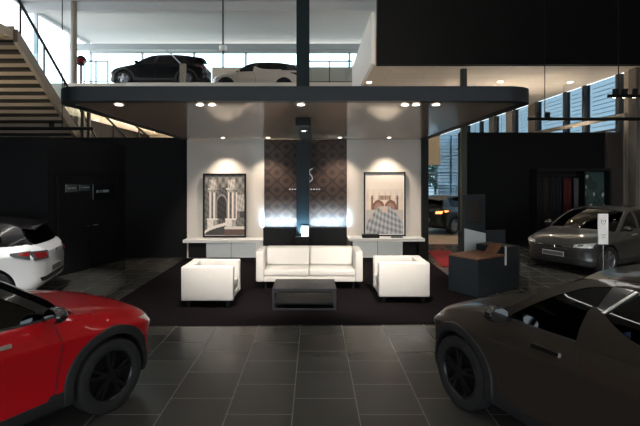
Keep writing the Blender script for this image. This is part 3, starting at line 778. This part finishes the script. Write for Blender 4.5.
# ------------------------------------------------------------------ kiosk at the right of the lounge
t = thing('reception_desk', 'slate configurator desk with walnut top right of the lounge', 'desk', (2.94, 8.06, 0), math.atan2(.56, .83))
bm = B(); box(bm, 0, 1.22, 0, .03, .012, .675, .004); box(bm, 0, .03, .031, .66, .012, .675, .004); obj('body', bm, M['kiosk'], t)
bm = B(); box(bm, .031, 1.18, .031, .66, .60, .64); obj('shelf', bm, M['dark'], t)
bm = B(); box(bm, .0, .82, -.01, .66, .676, .705, .004); obj('desktop', bm, M['wood'], t)
bm = B(); box(bm, .84, 1.30, .0, .66, .012, .83, .006); obj('side_cabinet', bm, M['kiosk'], t)
bm = B(); prism(bm, [(.58, .706), (.61, .706), (.80, .88), (.78, .895)], 'y', .05, .30); obj('raised_flap', bm, M['wood'], t)
bm = B(); box(bm, .80, .838, -.02, .0, .50, .86, .003); obj('edge_strip', bm, M['white_lac'], t)
t = thing('display_kiosk', 'tall slate kiosk panel with dark screen behind the walnut desk', 'kiosk', (X(476, 9.35), 9.5, 0), .30)
bm = B(); box(bm, -.27, .27, -.04, .04, .012, 1.80, .012); box(bm, -.27, .85, .041, .09, .012, 1.02, .008); obj('panel', bm, M['kiosk'], t, 40)
bm = B(); box(bm, -.20, .13, -.052, -.041, 1.22, 1.66, .006); obj('screen', bm, M['screen'], t)
bm = B(); box(bm, -.225, .155, -.047, -.0405, 1.19, 1.69, .004); obj('bezel', bm, M['dark'], t)
bm = B(); prism(bm, [(-.26, .60), (.26, .60), (.26, .98), (-.26, 1.10)], 'y', -.06, -.041); obj('lower_panel', bm, M['grey_lac'], t)
bm = B(); prism(bm, [(3.08, 10.9), (3.35, 10.9), (4.05, 13.2), (3.35, 13.2)], 'z', .001, .014); tag(obj('floor_mat', bm, M['redmat']), 'red mat on the floor of the bright doorway', 'mat')

# ------------------------------------------------------------------ sample rack in the right wall
RX0, RX1, RZ1 = X(531, 14.2), X(606, 14.1), 2.44
t = thing('sample_cabinet', 'tall black wall cabinet holding hanging fabric samples', 'cabinet', (RX0, 14.24, 0))
W_ = RX1-RX0-.02
bm = B(); box(bm, 0, W_, .0, .05, .05, RZ1); obj('back_panel', bm, M['black'], t)
for a, b, c, d, nm in ((0, .06, .002, RZ1, 'side_panel'), (W_-.06, W_, .002, RZ1, 'side_panel'), (.061, W_-.061, RZ1-.08, RZ1, 'top_panel'), (.061, W_-.061, .002, .10, 'base_panel')):
    bm = B(); box(bm, a, b, -.42, -.001, c, d); obj(nm, bm, M['black'], t)
bm = B(); tube(bm, (.06, -.22, RZ1-.2), (1.45, -.22, RZ1-.2), .014, 10); obj('hanging_rail', bm, M['dark'], t)
bm = B(); box(bm, 1.46, 1.50, -.41, -.002, .101, RZ1-.081); obj('divider', bm, M['black'], t)
bm = B(); box(bm, 1.52, W_-.08, -.20, -.19, .35, RZ1-.10); obj('panel_board', bm, M['dark'], t)
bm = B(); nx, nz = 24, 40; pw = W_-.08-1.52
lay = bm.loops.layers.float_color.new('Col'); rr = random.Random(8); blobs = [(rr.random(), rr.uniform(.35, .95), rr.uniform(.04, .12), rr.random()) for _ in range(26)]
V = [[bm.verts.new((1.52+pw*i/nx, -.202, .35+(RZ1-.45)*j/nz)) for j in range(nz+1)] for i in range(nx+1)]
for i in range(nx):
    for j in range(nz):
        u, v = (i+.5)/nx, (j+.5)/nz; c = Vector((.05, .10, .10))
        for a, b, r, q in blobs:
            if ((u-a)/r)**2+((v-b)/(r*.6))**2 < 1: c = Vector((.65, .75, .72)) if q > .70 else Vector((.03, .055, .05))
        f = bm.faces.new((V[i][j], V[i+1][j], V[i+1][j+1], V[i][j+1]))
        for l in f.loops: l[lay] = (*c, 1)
obj('painted_glass_view', bm, M['print'], t)  # stands in for reflective glass, its green image painted into the face colours
fabs = [('fabric_d', .10, 'charcoal fabric sample hanging at the left end of the cabinet rail'), ('fabric_b', .30, 'brown fabric sample hanging second from left in the cabinet'),
        ('fabric_d', .50, 'charcoal fabric sample hanging between brown and navy samples'), ('fabric_n', .70, 'navy fabric sample hanging left of the oxblood red sample'),
        ('fabric_r', .92, 'oxblood red fabric sample hanging in the wall cabinet'), ('fabric_w', 1.24, 'pale patterned fabric sample hanging beside the panel of painted greenery')]
for k, (mk, x, lb) in enumerate(fabs):
    w = .26 if mk == 'fabric_r' else .17
    o = thing('fabric_sample', lb, 'fabric sample', (RX0+x, 14.24-.22, 0), 0, 'fabric samples in the wall cabinet')
    P = []
    for i in range(17):
        u = i/16; P.append([(u*w, .03*math.sin(u*PI*5+k)*(.3+.7*(1-v/8)), .55+.12*(k % 2)+(RZ1-.30-.55-.12*(k % 2))*v/8) for v in range(9)])
    bm = grid_solid(B(), P, (0, 1, 0), .008); obj('cloth', bm, M[mk], o, 60)
    bm = B(); tube(bm, (w/2, 0, RZ1-.30), (w/2, 0, RZ1-.205), .005, 8); tube(bm, (.0, 0, RZ1-.295), (w, 0, RZ1-.295), .007, 8); obj('hanger', bm, M['dark'], o)

# ------------------------------------------------------------------ beyond the lounge: glazing on the right, rear windows, slab
GX = 9.85
mpx = [619, 585, 565.5, 537.5, 515, 496, 481, 468]
mds = [GX*450/(p-314) for p in mpx]; edges = [14.42] + mds + [35.9]
for i, d in enumerate(mds):
    bm = B(); box(bm, GX-.06, GX+.14, d-.09, d+.09, 0, 5.5); struct('trim_%d' % (i+2), bm, M['mullion'])
for i, (p0, p1) in enumerate(((528, 536), (506, 513), (489, 494.5))):
    d0 = GX*450/(p0-314); d1 = GX*450/(p1-314)
    o = thing('column', ['taupe column against the right glazing, nearest of three', 'taupe column against the right glazing, middle of three', 'taupe column against the right glazing, farthest of three'][i], 'column', (GX-.02, (d0+d1)/2, 0), 0, 'taupe columns along the glazing')
    bm = B(); box(bm, -.03, .15, -(d0-d1)/2, (d0-d1)/2-.1, 0, 5.49); obj('shaft', bm, M['taupe'], o)
for i, (a, b) in enumerate(zip(edges, edges[1:])):
    w = thing('window_%d' % (i+1), None, None, (GX, (a+b)/2, 0)); w['kind'] = 'structure'; L = (b-a)/2-.10
    bm = B(); box(bm, .02, .04, -L-.1, L+.1, .1, 5.499); obj('pane', bm, M['pane'], w)
    bm = B(); z = 2.4
    while z < 5.4: box(bm, .20, .22, -L, L, z, z+.016); z += .155
    obj('blind', bm, M['slat'], w)
    bm = B(); box(bm, -.02, .10, -L, L, 0, .12); box(bm, .0, .08, -L, L, 3.70, 3.76); obj('window_frame', bm, M['mullion'], w)
bm = B(); tube(bm, (GX-.28, 13.8, 4.08), (GX-.28, 30, 4.08), .075, 12); tag(obj('guard_rail', bm, M['stringer'], None, 40), 'pale beige rail running along the right glazing', 'rail')
bm = B(); box(bm, X(634, 13.7), 10.2, 13.61, 13.95, 0, 10, .01); struct('trim_1_corner', bm, M['taupe']).name = 'trim_10'
# rear facade seen through the opening
w = thing('window_10', None, None, (0, 35.5, 0)); w['kind'] = 'structure'
bm = B(); box(bm, 4, 12, -.02, .0, .1, 5.5); obj('pane', bm, M['pane_rear'], w)
bm = B()
for x in (4, 6.4, 8.9, 11.3): box(bm, x, x+.12, -.1, .06, 0, 5.5)
for z in (0, 2.5): box(bm, 4, 12, -.08, .05, z, z+.1)
obj('window_frame', bm, M['grey'], w)
bm = B(); z = .5
while z < 5.4: box(bm, 4, 12, .10, .14, z, z+.05); z += .26
obj('blind', bm, M['slat'], w)
bm = B(); box(bm, -13, 4, 35.3, 35.6, 0, 5.5); struct('wall_rear', bm, M['beige'])
bm = B(); box(bm, 3.1, 9.5, 14.6, 35.2, .002, .012); struct('floor_hall', bm, M['pale_floor'])
bm = B(); box(bm, -12.8, 3.0, 21.6, 35.2, .002, .012); struct('floor_rear', bm, M['pale_floor'])  # pale layer added out of sight to bounce light onto the soffit
o = thing('hanging_banner', 'cream banner hanging in the opening beside the lounge wall', 'banner', (X(433.5, 17), 17, Z(165, 17)))
bm = B(); box(bm, -.25, .25, -.012, .012, 0, 1.14, .003); obj('cloth', bm, M['banner'], o)
bm = B(); tube(bm, (-.26, 0, 1.15), (.26, 0, 1.15), .012, 8); tube(bm, (-.2, 0, 1.15), (-.2, 0, 5.5-Z(165, 17)), .006, 6); tube(bm, (.2, 0, 1.15), (.2, 0, 5.5-Z(165, 17)), .006, 6); obj('hanging_rod', bm, M['dark'], o)
# upper slab: underside z 5.5
SL = 1.76; DZ = 6.3; ED = 19.7               # deck height and its edge
bm = B(); prism(bm, [(SL, 13.3), (9.84, 13.3), (9.84, 36), (-12.9, 36), (-12.9, ED), (SL, ED)], 'z', 5.5, DZ); struct('ceiling_mezzanine', bm, M['planks'])
bm = B(); box(bm, SL+.08, 9.84, 13.05, 13.29, 5.45, 9.6); struct('trim_11', bm, M['black_wall'])          # dark fascia towards the viewer
bm = B(); box(bm, SL-.10, SL-.004, 13.0, ED, 5.45, 6.95); struct('trim_12', bm, M['white_wall'])            # pale parapet along the void
bm = B(); box(bm, -8.2, SL-.11, ED-.10, ED-.002, DZ-.25, DZ+.01); struct('trim_13', bm, M['panel'])
o = thing('column', 'narrow olive column beside the opening right of the lounge', 'column', (X(463.5, 13.6), 13.6, 0)); bm = B(); box(bm, -.08, .08, -.08, .08, 0, 5.44); obj('shaft', bm, M['olive'], o)

# mezzanine: back wall and windows
bm = B(); box(bm, X(212, 26), SL+8, 26, 26.2, DZ, 8.55); struct('wall_mezzanine', bm, M['sand'])
w = thing('window_11', None, None, (0, 26.1, 0)); w['kind'] = 'structure'
bm = B()
for x in (-13, -10, -7, -4, -1, 2): box(bm, x, x+.10, -.05, .10, 8.56 if x > -6 else DZ+.01, 9.45)
box(bm, -13, 6, -.05, .1, 9.38, 9.5); obj('window_frame', bm, M['grey'], w)
bm = B(); box(bm, -13, X(212, 26)-.01, .0, .015, DZ+.01, 9.37); box(bm, X(212, 26), 6, .0, .015, 8.56, 9.37); obj('pane', bm, M['clear'], w)
bm = B(); box(bm, -13, 9.8, 24.0, 24.35, 9.02, 9.32); tag(obj('ceiling_beam', bm, M['grey']), 'pale blue grey beam across the mezzanine windows', 'beam')

# mezzanine railings
def railing(label, x0, x1, y, zb_, n):
    t = thing('railing', label, 'railing', (x0, y, zb_)); L = x1-x0
    bm = B(); box(bm, 0, L, -.025, .025, 1.02, 1.07); obj('handrail', bm, M['rail'], t)
    bm = B(); box(bm, 0, L, -.015, .015, .12, .15); obj('bottom_rail', bm, M['rail'], t)
    for k in range(n):
        bm = B(); x = L*k/(n-1); box(bm, x-.02, x+.02, -.024, .024, 0, 1.019); obj('post', bm, M['rail'], t)
    bm = B(); box(bm, .03, L-.03, -.004, .004, .16, 1.0); obj('glass_panel', bm, M['clear'], t)
railing('dark railing on the mezzanine left of the black car', X(84, 20), X(108, 20), 20.0, DZ, 3)
railing('dark railing on the mezzanine right of the white car', X(307, 20), X(352, 20), 20.0, DZ, 3)
o = thing('barrier_post', 'beige post on the mezzanine edge with a pale slanting arm', 'post', (X(183, 19.9), 19.9, DZ))
bm = B(); box(bm, -.125, .125, -.10, .10, 0, Z(64, 19.9)-DZ, .01); obj('post', bm, M['stringer'], o)
bm = B(); bar(bm, (-.05, -.02, Z(65, 19.9)-DZ), (X(163, 19.9)-X(183, 19.9), .0, Z(46, 19.9)-DZ), .08, .05); obj('arm', bm, M['grey'], o)
o = thing('column', 'beige round column at the left end of the mezzanine', 'column', (X(74, 20), 20, DZ)); bm = B(); tube(bm, (0, 0, 0), (0, 0, 9.99-DZ), .13, 20); obj('shaft', bm, M['stringer'], o, 40)
o = thing('round_sign', 'round dark sign with red centre on a black stand', 'sign', (X(81, 20.3), 20.3, DZ))
bm = B(); tube(bm, (0, 0, 0), (0, 0, .9), .05, 12); tube(bm, (0, 0, 0), (0, 0, .03), .18, 20); obj('stand', bm, M['rail'], o, 40)
bm = B(); tube(bm, (0, -.03, 1.14), (0, .03, 1.14), .235, 28); obj('disc', bm, M['black'], o, 40)
bm = B(); tube(bm, (0, -.036, 1.14), (0, -.0305, 1.14), .12, 28); obj('disc_centre', bm, M['redlens'], o, 40)
o = thing('pendant_pole', 'thin dark pole hanging from the ceiling above the white car', 'pole', (X(223, 19), 19, Z(68, 19)))
bm = B(); tube(bm, (0, 0, 0), (0, 0, 9.98-Z(68, 19)), .035, 10); obj('pole', bm, M['rail'], o, 40)
bm = B(); tube(bm, (0, 0, Z(51, 19)-Z(68, 19)), (0, 0, Z(46, 19)-Z(68, 19)), .16, 20); obj('collar', bm, M['white_lac'], o, 40)

# ------------------------------------------------------------------ staircase
sx, dx = -8.4, -12.7
n_st = 32; rise = DZ/n_st; run = rise/.77
y_top = 12.62
t = thing('staircase', 'wide staircase with beige risers and dark treads at the left', 'staircase', (0, 0, 0))
for k in range(n_st):
    z = DZ-(k+1)*rise; y = y_top+run*k
    bm = B(); box(bm, dx, sx, y, y+run+.02, z+rise-.080, z+rise); obj('tread', bm, M['tread'], t)
    bm = B(); box(bm, dx, sx-.002, y, y+.02, z+rise+.001, z+2*rise-.081); obj('riser', bm, M['riser'], t)
def sl(s): return (y_top+s*run*n_st, DZ-DZ*s)                       # along the flight
bm = B(); prism(bm, [(y_top-.05, DZ+.01), (y_top-.05, DZ-.35), (sl(1)[0]-.5, 0.002), (sl(1)[0], .002), (sl(1)[0], .12)], 'x', sx, sx+.12); obj('stringer', bm, M['stringer'], t)
bm = B(); a, b = sl(0), sl(1); bar(bm, (sx+.06, a[0], a[1]+.95), (sx+.06, b[0], b[1]+.95), .06, .06); obj('handrail', bm, M['rail'], t)
for k in range(8):
    y, z = sl(k/7*.96+.02); bm = B(); box(bm, sx+.04, sx+.08, y-.02, y+.02, z, z+.93); obj('post', bm, M['rail'], t)
bm = B(); prism(bm, [(a[0], a[1]+.06), (b[0], b[1]+.15), (b[0], b[1]+.85), (a[0], a[1]+.85)], 'x', sx+.055, sx+.065); obj('glass_panel', bm, M['clear'], t)
bm = B(); box(bm, -12.9, sx, 9.8, y_top-.06, DZ-.25, DZ); struct('ceiling_landing', bm, M['riser'])
# lower handrails beyond the partition
for i, (p0, p1, lb) in enumerate((((101, 112), (127, 138), 'left one of two dark sloping handrails seen beneath the canopy edge'), ((119, 115), (146, 138), 'right one of two dark sloping handrails seen beneath the canopy edge'))):
    d = 15.0; a = Vector((X(p0[0], d), d, Z(p0[1], d))); b = Vector((X(p1[0], d), d, Z(p1[1], d)))
    dr = (b-a).normalized(); b = a + dr*((a.z-.9)/-dr.z)
    d = 15.0+i*.5; o = thing('stair_rail', lb, 'handrail', (a.x, d, 0), 0, 'sloping handrails behind the partition')
    bm = B(); bar(bm, (0, 0, a.z), (b.x-a.x, 0, b.z), .05, .05); obj('handrail', bm, M['rail'], o)
    for k in (0.12, .45, .98):
        bm = B(); p = a.lerp(b, k)-Vector((a.x, d, 0)); box(bm, p.x-.02, p.x+.02, -.02, .02, 0, p.z-.03); obj('post', bm, M['rail'], o)
for i, px in enumerate((79.5, 85.5)):
    o = thing('hanger_rod', ['left one', 'right one'][i]+' of two dark vertical rods beside the staircase', 'rod', (X(px, 16)+.12, 16.0, 0)); bm = B(); box(bm, -.05, .05, -.05, .05, 0, Z(102, 16)); obj('rod', bm, M['rail'], o)

# ------------------------------------------------------------------ cars in place
def unit(a, b): v = Vector((a, b)).normalized(); return (v.x, v.y)
G_ = 'show cars on the tiled floor'
make_car('car', 'glossy red crossover car cut by the left edge, black wheel arches', 'car', (-2.607, 4.57, 0), unit(.5, .866), M['red_p'], roofm=M['roof_b'], group=G_)
make_car('car', 'dark bronze grey crossover car in the right foreground', 'car', (2.16, 4.52, 0), unit(-.355, .935), M['brown_p'], group=G_)
make_car('car', 'white hatchback car with black roof seen from behind at left', 'car', (-7.77, 7.44, 0), unit(-.97, -.24), M['white_p'], roofm=M['roof_b'], group=G_, scale=(.955, .96, .97), cladding=False, style='hatch')
make_car('car', 'dark grey car facing forward left in front of the sample cabinet', 'car', (6.08, 10.65, 0), unit(-.88, -.47), M['grey_p'], group=G_, scale=(1.0, 1.0, .96), cladding=False, style='saloon', rim='grey')
hs = unit(.72, .69); rc = Vector((X(424, 17.2), 17.2))
fa = rc + Vector(hs)*3.3
make_car('car', 'dark green car with lit tail lamp seen through the bright opening', 'car', (fa.x, fa.y, .012), hs, M['green_p'], scale=(1, 1, .97), style='saloon', rear_lit=True, interior=False, rim='grey')
GM = 'cars on the mezzanine'
make_car('car', 'black car parked on the mezzanine above the canopy', 'car', (X(123, 20.2), 21.1, DZ), (-1, 0), M['black_p'], group=GM, scale=(1.1, 1, 1.0), style='saloon', interior=False, rim='grey', glass='car_glass_dark')
make_car('car', 'cream white car with dark roof parked on the mezzanine', 'car', (X(226, 21.9), 22.8, DZ), (-1, 0), M['cream_p'], roofm=M['roof_b'], group=GM, scale=(1.1, 1, 1.06), style='hatch', cladding=False, interior=False, glass='car_glass_dark')

# card stand by the grey car
o = thing('card_stand', 'white information card on a slim stand beside the dark grey car', 'sign', (X(603, 9.7), 9.7, 0), -.05)
bm = B(); box(bm, -.105, .105, -.012, .012, .72, 1.38, .004); obj('card', bm, M['paper'], o)
bm = B(); tube(bm, (0, 0, .015), (0, 0, .72), .012, 10); tube(bm, (0, 0, 0), (0, 0, .015), .13, 24); obj('stand', bm, M['chrome'], o, 40)
bm = B()
for p, q in (((0, 1.21), (-.04, 1.25)), ((-.04, 1.25), (-.045, 1.19)), ((-.045, 1.19), (0, 1.15)), ((0, 1.21), (.04, 1.25)), ((.04, 1.25), (.045, 1.19)), ((.045, 1.19), (0, 1.15))): bar(bm, (p[0], -.014, p[1]), (q[0], -.014, q[1]), .012, .004)
obj('mark', bm, M['ink'], o)
for a, z in ((.05, .92), (.03, .87)): bm = B(); box(bm, -a, a, -.0145, -.0125, z, z+.008); obj('text_line', bm, M['ink'], o)

# ------------------------------------------------------------------ lamps
def spot(loc, target, power, angle, col=(1, .86, .68), size=.06, blend=.6):
    l = bpy.data.lights.new('spot', 'SPOT'); l.energy = power; l.spot_size = math.radians(angle); l.spot_blend = blend; l.color = col; l.shadow_soft_size = size
    o = bpy.data.objects.new('spot', l); C.objects.link(o); o.location = loc
    o.rotation_euler = (Vector(target)-Vector(loc)).to_track_quat('-Z', 'Y').to_euler(); return o
def downlight(label, x, y, z, power=0, angle=80, target=None, r=.05, col=(1, .91, .80), group='recessed downlights'):
    t = thing('downlight', label, 'ceiling light', (x, y, z), 0, group)
    bm = B(); lathe(bm, [(r, -.001), (r+.002, -.016), (r+.022, -.014), (r+.028, -.001)], 24, 'z', True); obj('trim_ring', bm, M['white_lac'], t, 40)
    bm = B(); tube(bm, (0, 0, -.009), (0, 0, -.002), r-.002, 24); obj('lens', bm, M['lamp'], t)
    if power: spot((x, y, z-.03), target or (x, y, 0), power, angle, col)
cz = cz0+.010
for px, pw, tgt, lb in ((119, 520, (-2.3, 11.3, .3), 'downlight at the far left of the canopy front edge'), (200, 300, (-1.75, 7.7, .4), 'left one of two downlights paired above the left armchair'),
                    (212, 220, (-.9, 8.6, .3), 'right one of two downlights paired above the left armchair'), (301, 90, (-.1, 8.4, .3), 'downlight at the middle of the canopy front edge'),
                    (405, 330, (1.5, 8.0, .4), 'downlight above the right armchair near the canopy front'), (416, 220, (.6, 8.7, .3), 'downlight just right of the one above the right armchair'),
                    (436, 520, (1.9, 11.3, .3), 'rightmost warm downlight along the canopy front edge')):
    downlight(lb, X(px, 6.34), 6.34, cz, pw, 62 if pw < 500 else 40, tgt)
for px, lb in ((223, 'wall washing downlight above the stone columns print'), (268, 'wall washing downlight at left end of the damask panel'),
               (340, 'wall washing downlight at right end of the damask panel'), (389, 'wall washing downlight above the twin roofs print')):
    downlight(lb, X(px, 11.6), 11.6, cz, 135 if px in (223, 389) else 110, 90, (X(px, 11.6), 11.75, 1.2), .045, (1, .84, .68))
downlight('downlight in the black housing before the dark column', -.19, 8.6, 3.060, 15, 60, None, .04)
for px, py, lb in ((369, 82, 'downlight in the beige soffit nearest the pale parapet'), (500, 81.5, 'downlight in the beige soffit above the canopy right corner'), (570, 82, 'downlight in the beige soffit nearest the right glazing'),
                   (92, 108, 'nearer of two downlights in the beige soffit behind the left partition'), (96, 120, 'farther of two downlights in the beige soffit behind the left partition'), (155, 131.7, 'tiny far downlight beside the canopy left edge')):
    d = 3.35*450/(178-py); downlight(lb, X(px, d), d, 5.498, 120, 120, None, .09, group='soffit downlights')
def linear(label, x, y0, y1, z, es_m, w=.16, up=False, cat='lamp', hang=True):
    t = thing('added_lamp', label, cat, (x, y0, z)); L = y1-y0
    bm = B(); box(bm, -w/2, w/2, 0, L, (-.06 if up else 0), (0 if up else .06), .004); obj('housing', bm, M['white_lac'], t)
    bm = B(); box(bm, -w/2+.01, w/2-.01, .01, L-.01, (.001 if up else -.008), (.008 if up else -.001)); obj('lens', bm, es_m, t)
    if up:
        bm = B(); box(bm, -w/2-.012, -w/2-.001, 0, L, -.06, .05); box(bm, w/2+.001, w/2+.012, 0, L, -.06, .05); obj('side_shield', bm, M['dark'], t)
    if hang:
        for q in (.1, .9): obj('hanger', tube(B(), (0, L*q, .06), (0, L*q, 9.99-z), .008, 6), M['dark'], t)
M['lin'] = mat('added_hall_lens', (1, 1, 1), .4, emit=(1, .95, .88), es=9)
M['cove'] = mat('added_canopy_lens', (1, 1, 1), .4, emit=(1, .90, .76), es=70)
M['pend'] = mat('added_pendant_lens', (1, 1, 1), .4, emit=(1, .90, .76), es=60)
M['pend3'] = mat('added_left_hall_lens', (1, 1, 1), .4, emit=(1, .86, .66), es=130)
M['pend2'] = mat('added_stair_lens', (1, 1, 1), .4, emit=(1, .86, .66), es=40)
for x, lb in ((-5.5, 'leftmost of four unseen lamps added over the front floor'), (-1.9, 'unseen lamp added over the front floor, second from left'), (1.9, 'unseen lamp added over the front floor, third from left'), (5.5, 'rightmost of four unseen lamps added over the front floor')): linear(lb, x, -5.5, 7.5, 6.5, M['lin'])  # out of view, added to light the floor and streak the car paint
for x, lb in ((-2.2, 'unseen uplight added on top of the canopy, left'), (1.7, 'unseen uplight added on top of the canopy, right')): linear(lb, x, 7.2, 11.6, cz1+.07, M['cove'], .14, True, 'lamp', False)  # hidden from below, added to brighten the beige soffit
def pendant(label, x, y, L, z, along_x, m):  # hidden uplights, added behind the partitions to brighten what is above them
    linear(label, 0, 0, L, 0, m, .14, True, 'lamp', False)
    o = [o for o in C.objects if o.get('label') == label][0]; o.location = (x, y, z); o.rotation_euler = (0, 0, -PI/2 if along_x else 0)
    top = (5.49 if y > 14 else 9.98)-z
    for q in (.1, .9): obj('hanger', tube(B(), (0, L*q, .012), (0, L*q, top), .008, 6), M['dark'], o)
pendant('leftmost unseen uplight added in the hall behind the left partition', -10.5, 21, 12, 3.0, False, M['pend3'])
pendant('middle unseen uplight added in the hall behind the left partition', -6.5, 20, 13, 3.0, False, M['pend3'])
pendant('unseen uplight added in the hall nearest behind the lounge', -2.8, 20, 13, 3.0, False, M['pend3'])
pendant('nearer unseen uplight added behind the right partition', 5.4, 16.2, 4.0, 3.0, True, M['pend'])
pendant('farther unseen uplight added behind the right partition', 7.3, 22.5, 2.3, 3.0, True, M['pend'])
pendant('unseen uplight added beneath the stair flight', -12.6, 12.5, 4.0, 3.05, True, M['pend2'])  # added out of sight to light the stair risers
def track(label, x0, x1, y, z, heads, up):
    t = thing('track_light', label, 'track light', (x0, y, z)); bm = B(); tube(bm, (0, 0, 0), (x1-x0, 0, 0), .045, 12); obj('pipe', bm, M['black'], t, 40)
    for q in (.12, .88): obj('hanger', tube(B(), ((x1-x0)*q, 0, .04), ((x1-x0)*q, 0, up-z-.002), .012, 8), M['black'], t, 40)
    for hx in heads:
        bm = B(); tube(bm, (hx-x0, .0, .04), (hx-x0, .0, .10), .02, 10); tube(bm, (hx-x0, .09, -.02), (hx-x0, .06, .20), .065, 16); h = obj('lamp_head', bm, M['black'], t, 40)
        bm = B(); tube(bm, (hx-x0, .091, -.028), (hx-x0, .0905, -.021), .05, 16); obj('lens', bm, M['lamp'], h)
track('long black track pipe with two lamp heads below the right glazing', X(528, 12.4), 9.75, 12.4, Z(119, 12.4), (X(540, 12.4), X(549, 12.4)), 9.98)
track('short black track with lamp heads at upper right before the glazing', X(608, 11.5), 9.75, 11.5, Z(96, 11.5), (X(617, 11.5), X(627, 11.5), X(637, 11.5)), 9.98)
track('black track pipe with one lamp head in front of the staircase', -12.6, X(94, 11.7), 11.7, Z(128.5, 11.7), (X(50, 11.7),), 9.98)

spot((-3.2, 4.2, 7.2), (-5.1, 7.9, .8), 1500, 26, (1, .97, .93), .10)  # two spots and their track, out of view, added to brighten the cars
spot((3.4, 4.6, 7.2), (6.1, 10.3, .8), 1100, 26, (1, .95, .88), .10)
track('unseen ceiling track with two spotlights added over the front floor', -4, 4.2, 4.35, 7.3, (-3.2, 3.4), 9.98)

# ------------------------------------------------------------------ outside
bm = B(); box(bm, -80, 80, -60, 140, -.6, -.25); struct('ground', bm, M['asphalt'])
def tree(label, x, y, h, r, seed):
    rnd = random.Random(seed); t = thing('tree', label, 'tree', (x, y, -.25)); bm = B(); tube(bm, (0, 0, 0), (0, 0, h*.5), .16, 10, .08); obj('trunk', bm, M['trunk'], t, 40)
    bm = B()
    for k in range(1100):
        a, b, q = rnd.uniform(0, 2*PI), rnd.uniform(-1, 1), rnd.uniform(.55, 1)
        c = Vector((math.cos(a)*math.sqrt(1-b*b)*r*q, math.sin(a)*math.sqrt(1-b*b)*r*q, h*.62+b*h*.38*q)); s = rnd.uniform(.16, .34)
        u = Vector((rnd.gauss(0, 1), rnd.gauss(0, 1), rnd.gauss(0, 1))).normalized(); w = u.orthogonal().normalized()
        bm.faces.new([bm.verts.new(c+q2) for q2 in (u*s, w*s*.6, -u*s, -w*s*.6)])
    obj('crown', bm, M['foliage'], t)
tree('left one of two trees outside the blinds beyond the bright opening', 11.6, 43, 5.6, 1.9, 1)
tree('right one of two trees outside the blinds beyond the bright opening', 15.6, 49, 6.6, 2.2, 2)

# LED glow behind the ledge (the light strips' own throw)
def area(loc, sx_, sy_, power, col, aim=(0, 0, 1), spread=120):
    l = bpy.data.lights.new('strip_glow', 'AREA'); l.shape = 'RECTANGLE'; l.size = sx_; l.size_y = sy_; l.energy = power; l.color = col
    o = bpy.data.objects.new('strip_glow', l); C.objects.link(o); l.spread = math.radians(spread); o.location = loc; o.rotation_euler = Vector(aim).to_track_quat('-Z', 'Y').to_euler(); return o
for a, b in ((led0+.02, -.46), (-.10, led1-.02)): area(((a+b)/2, 11.74, .70), b-a-.02, .05, 19, (.50, .79, 1), (0, .40, .33), 58)
area((-.28, 11.08, .70),   .20, .03, 9, (.56, .82, 1), (0, .13, .30), 70)

# ------------------------------------------------------------------ sky, camera
w = bpy.data.worlds.new('sky'); bpy.context.scene.world = w; w.use_nodes = True
bg = w.node_tree.nodes['Background']; bg.inputs['Color'].default_value = (.86, .94, 1.0, 1); bg.inputs['Strength'].default_value = 3.5
for loc, sx_, sy_, rot in (((-.5, -7.8, 1.9), 24, 3.4, (PI/2, 0, 0)),):
    l = bpy.data.lights.new('facade_portal', 'AREA'); l.shape = 'RECTANGLE'; l.size = sx_; l.size_y = sy_; l.cycles.is_portal = True
    o = bpy.data.objects.new('facade_portal', l); C.objects.link(o); o.location = loc; o.rotation_euler = rot
cam = bpy.data.cameras.new('camera'); co = bpy.data.objects.new('camera', cam); C.objects.link(co)
co.location = (0, 0, H); co.rotation_euler = (PI/2, 0, 0); cam.sensor_width = 36; cam.lens = 36*450/640
cam.shift_x = 6/640; cam.shift_y = -35/640; cam.clip_start = .05; cam.clip_end = 400
sc = bpy.context.scene; sc.camera = co
sc.view_settings.view_transform = 'Standard'; sc.view_settings.look = 'None'; sc.view_settings.exposure = .3; sc.view_settings.gamma = 1
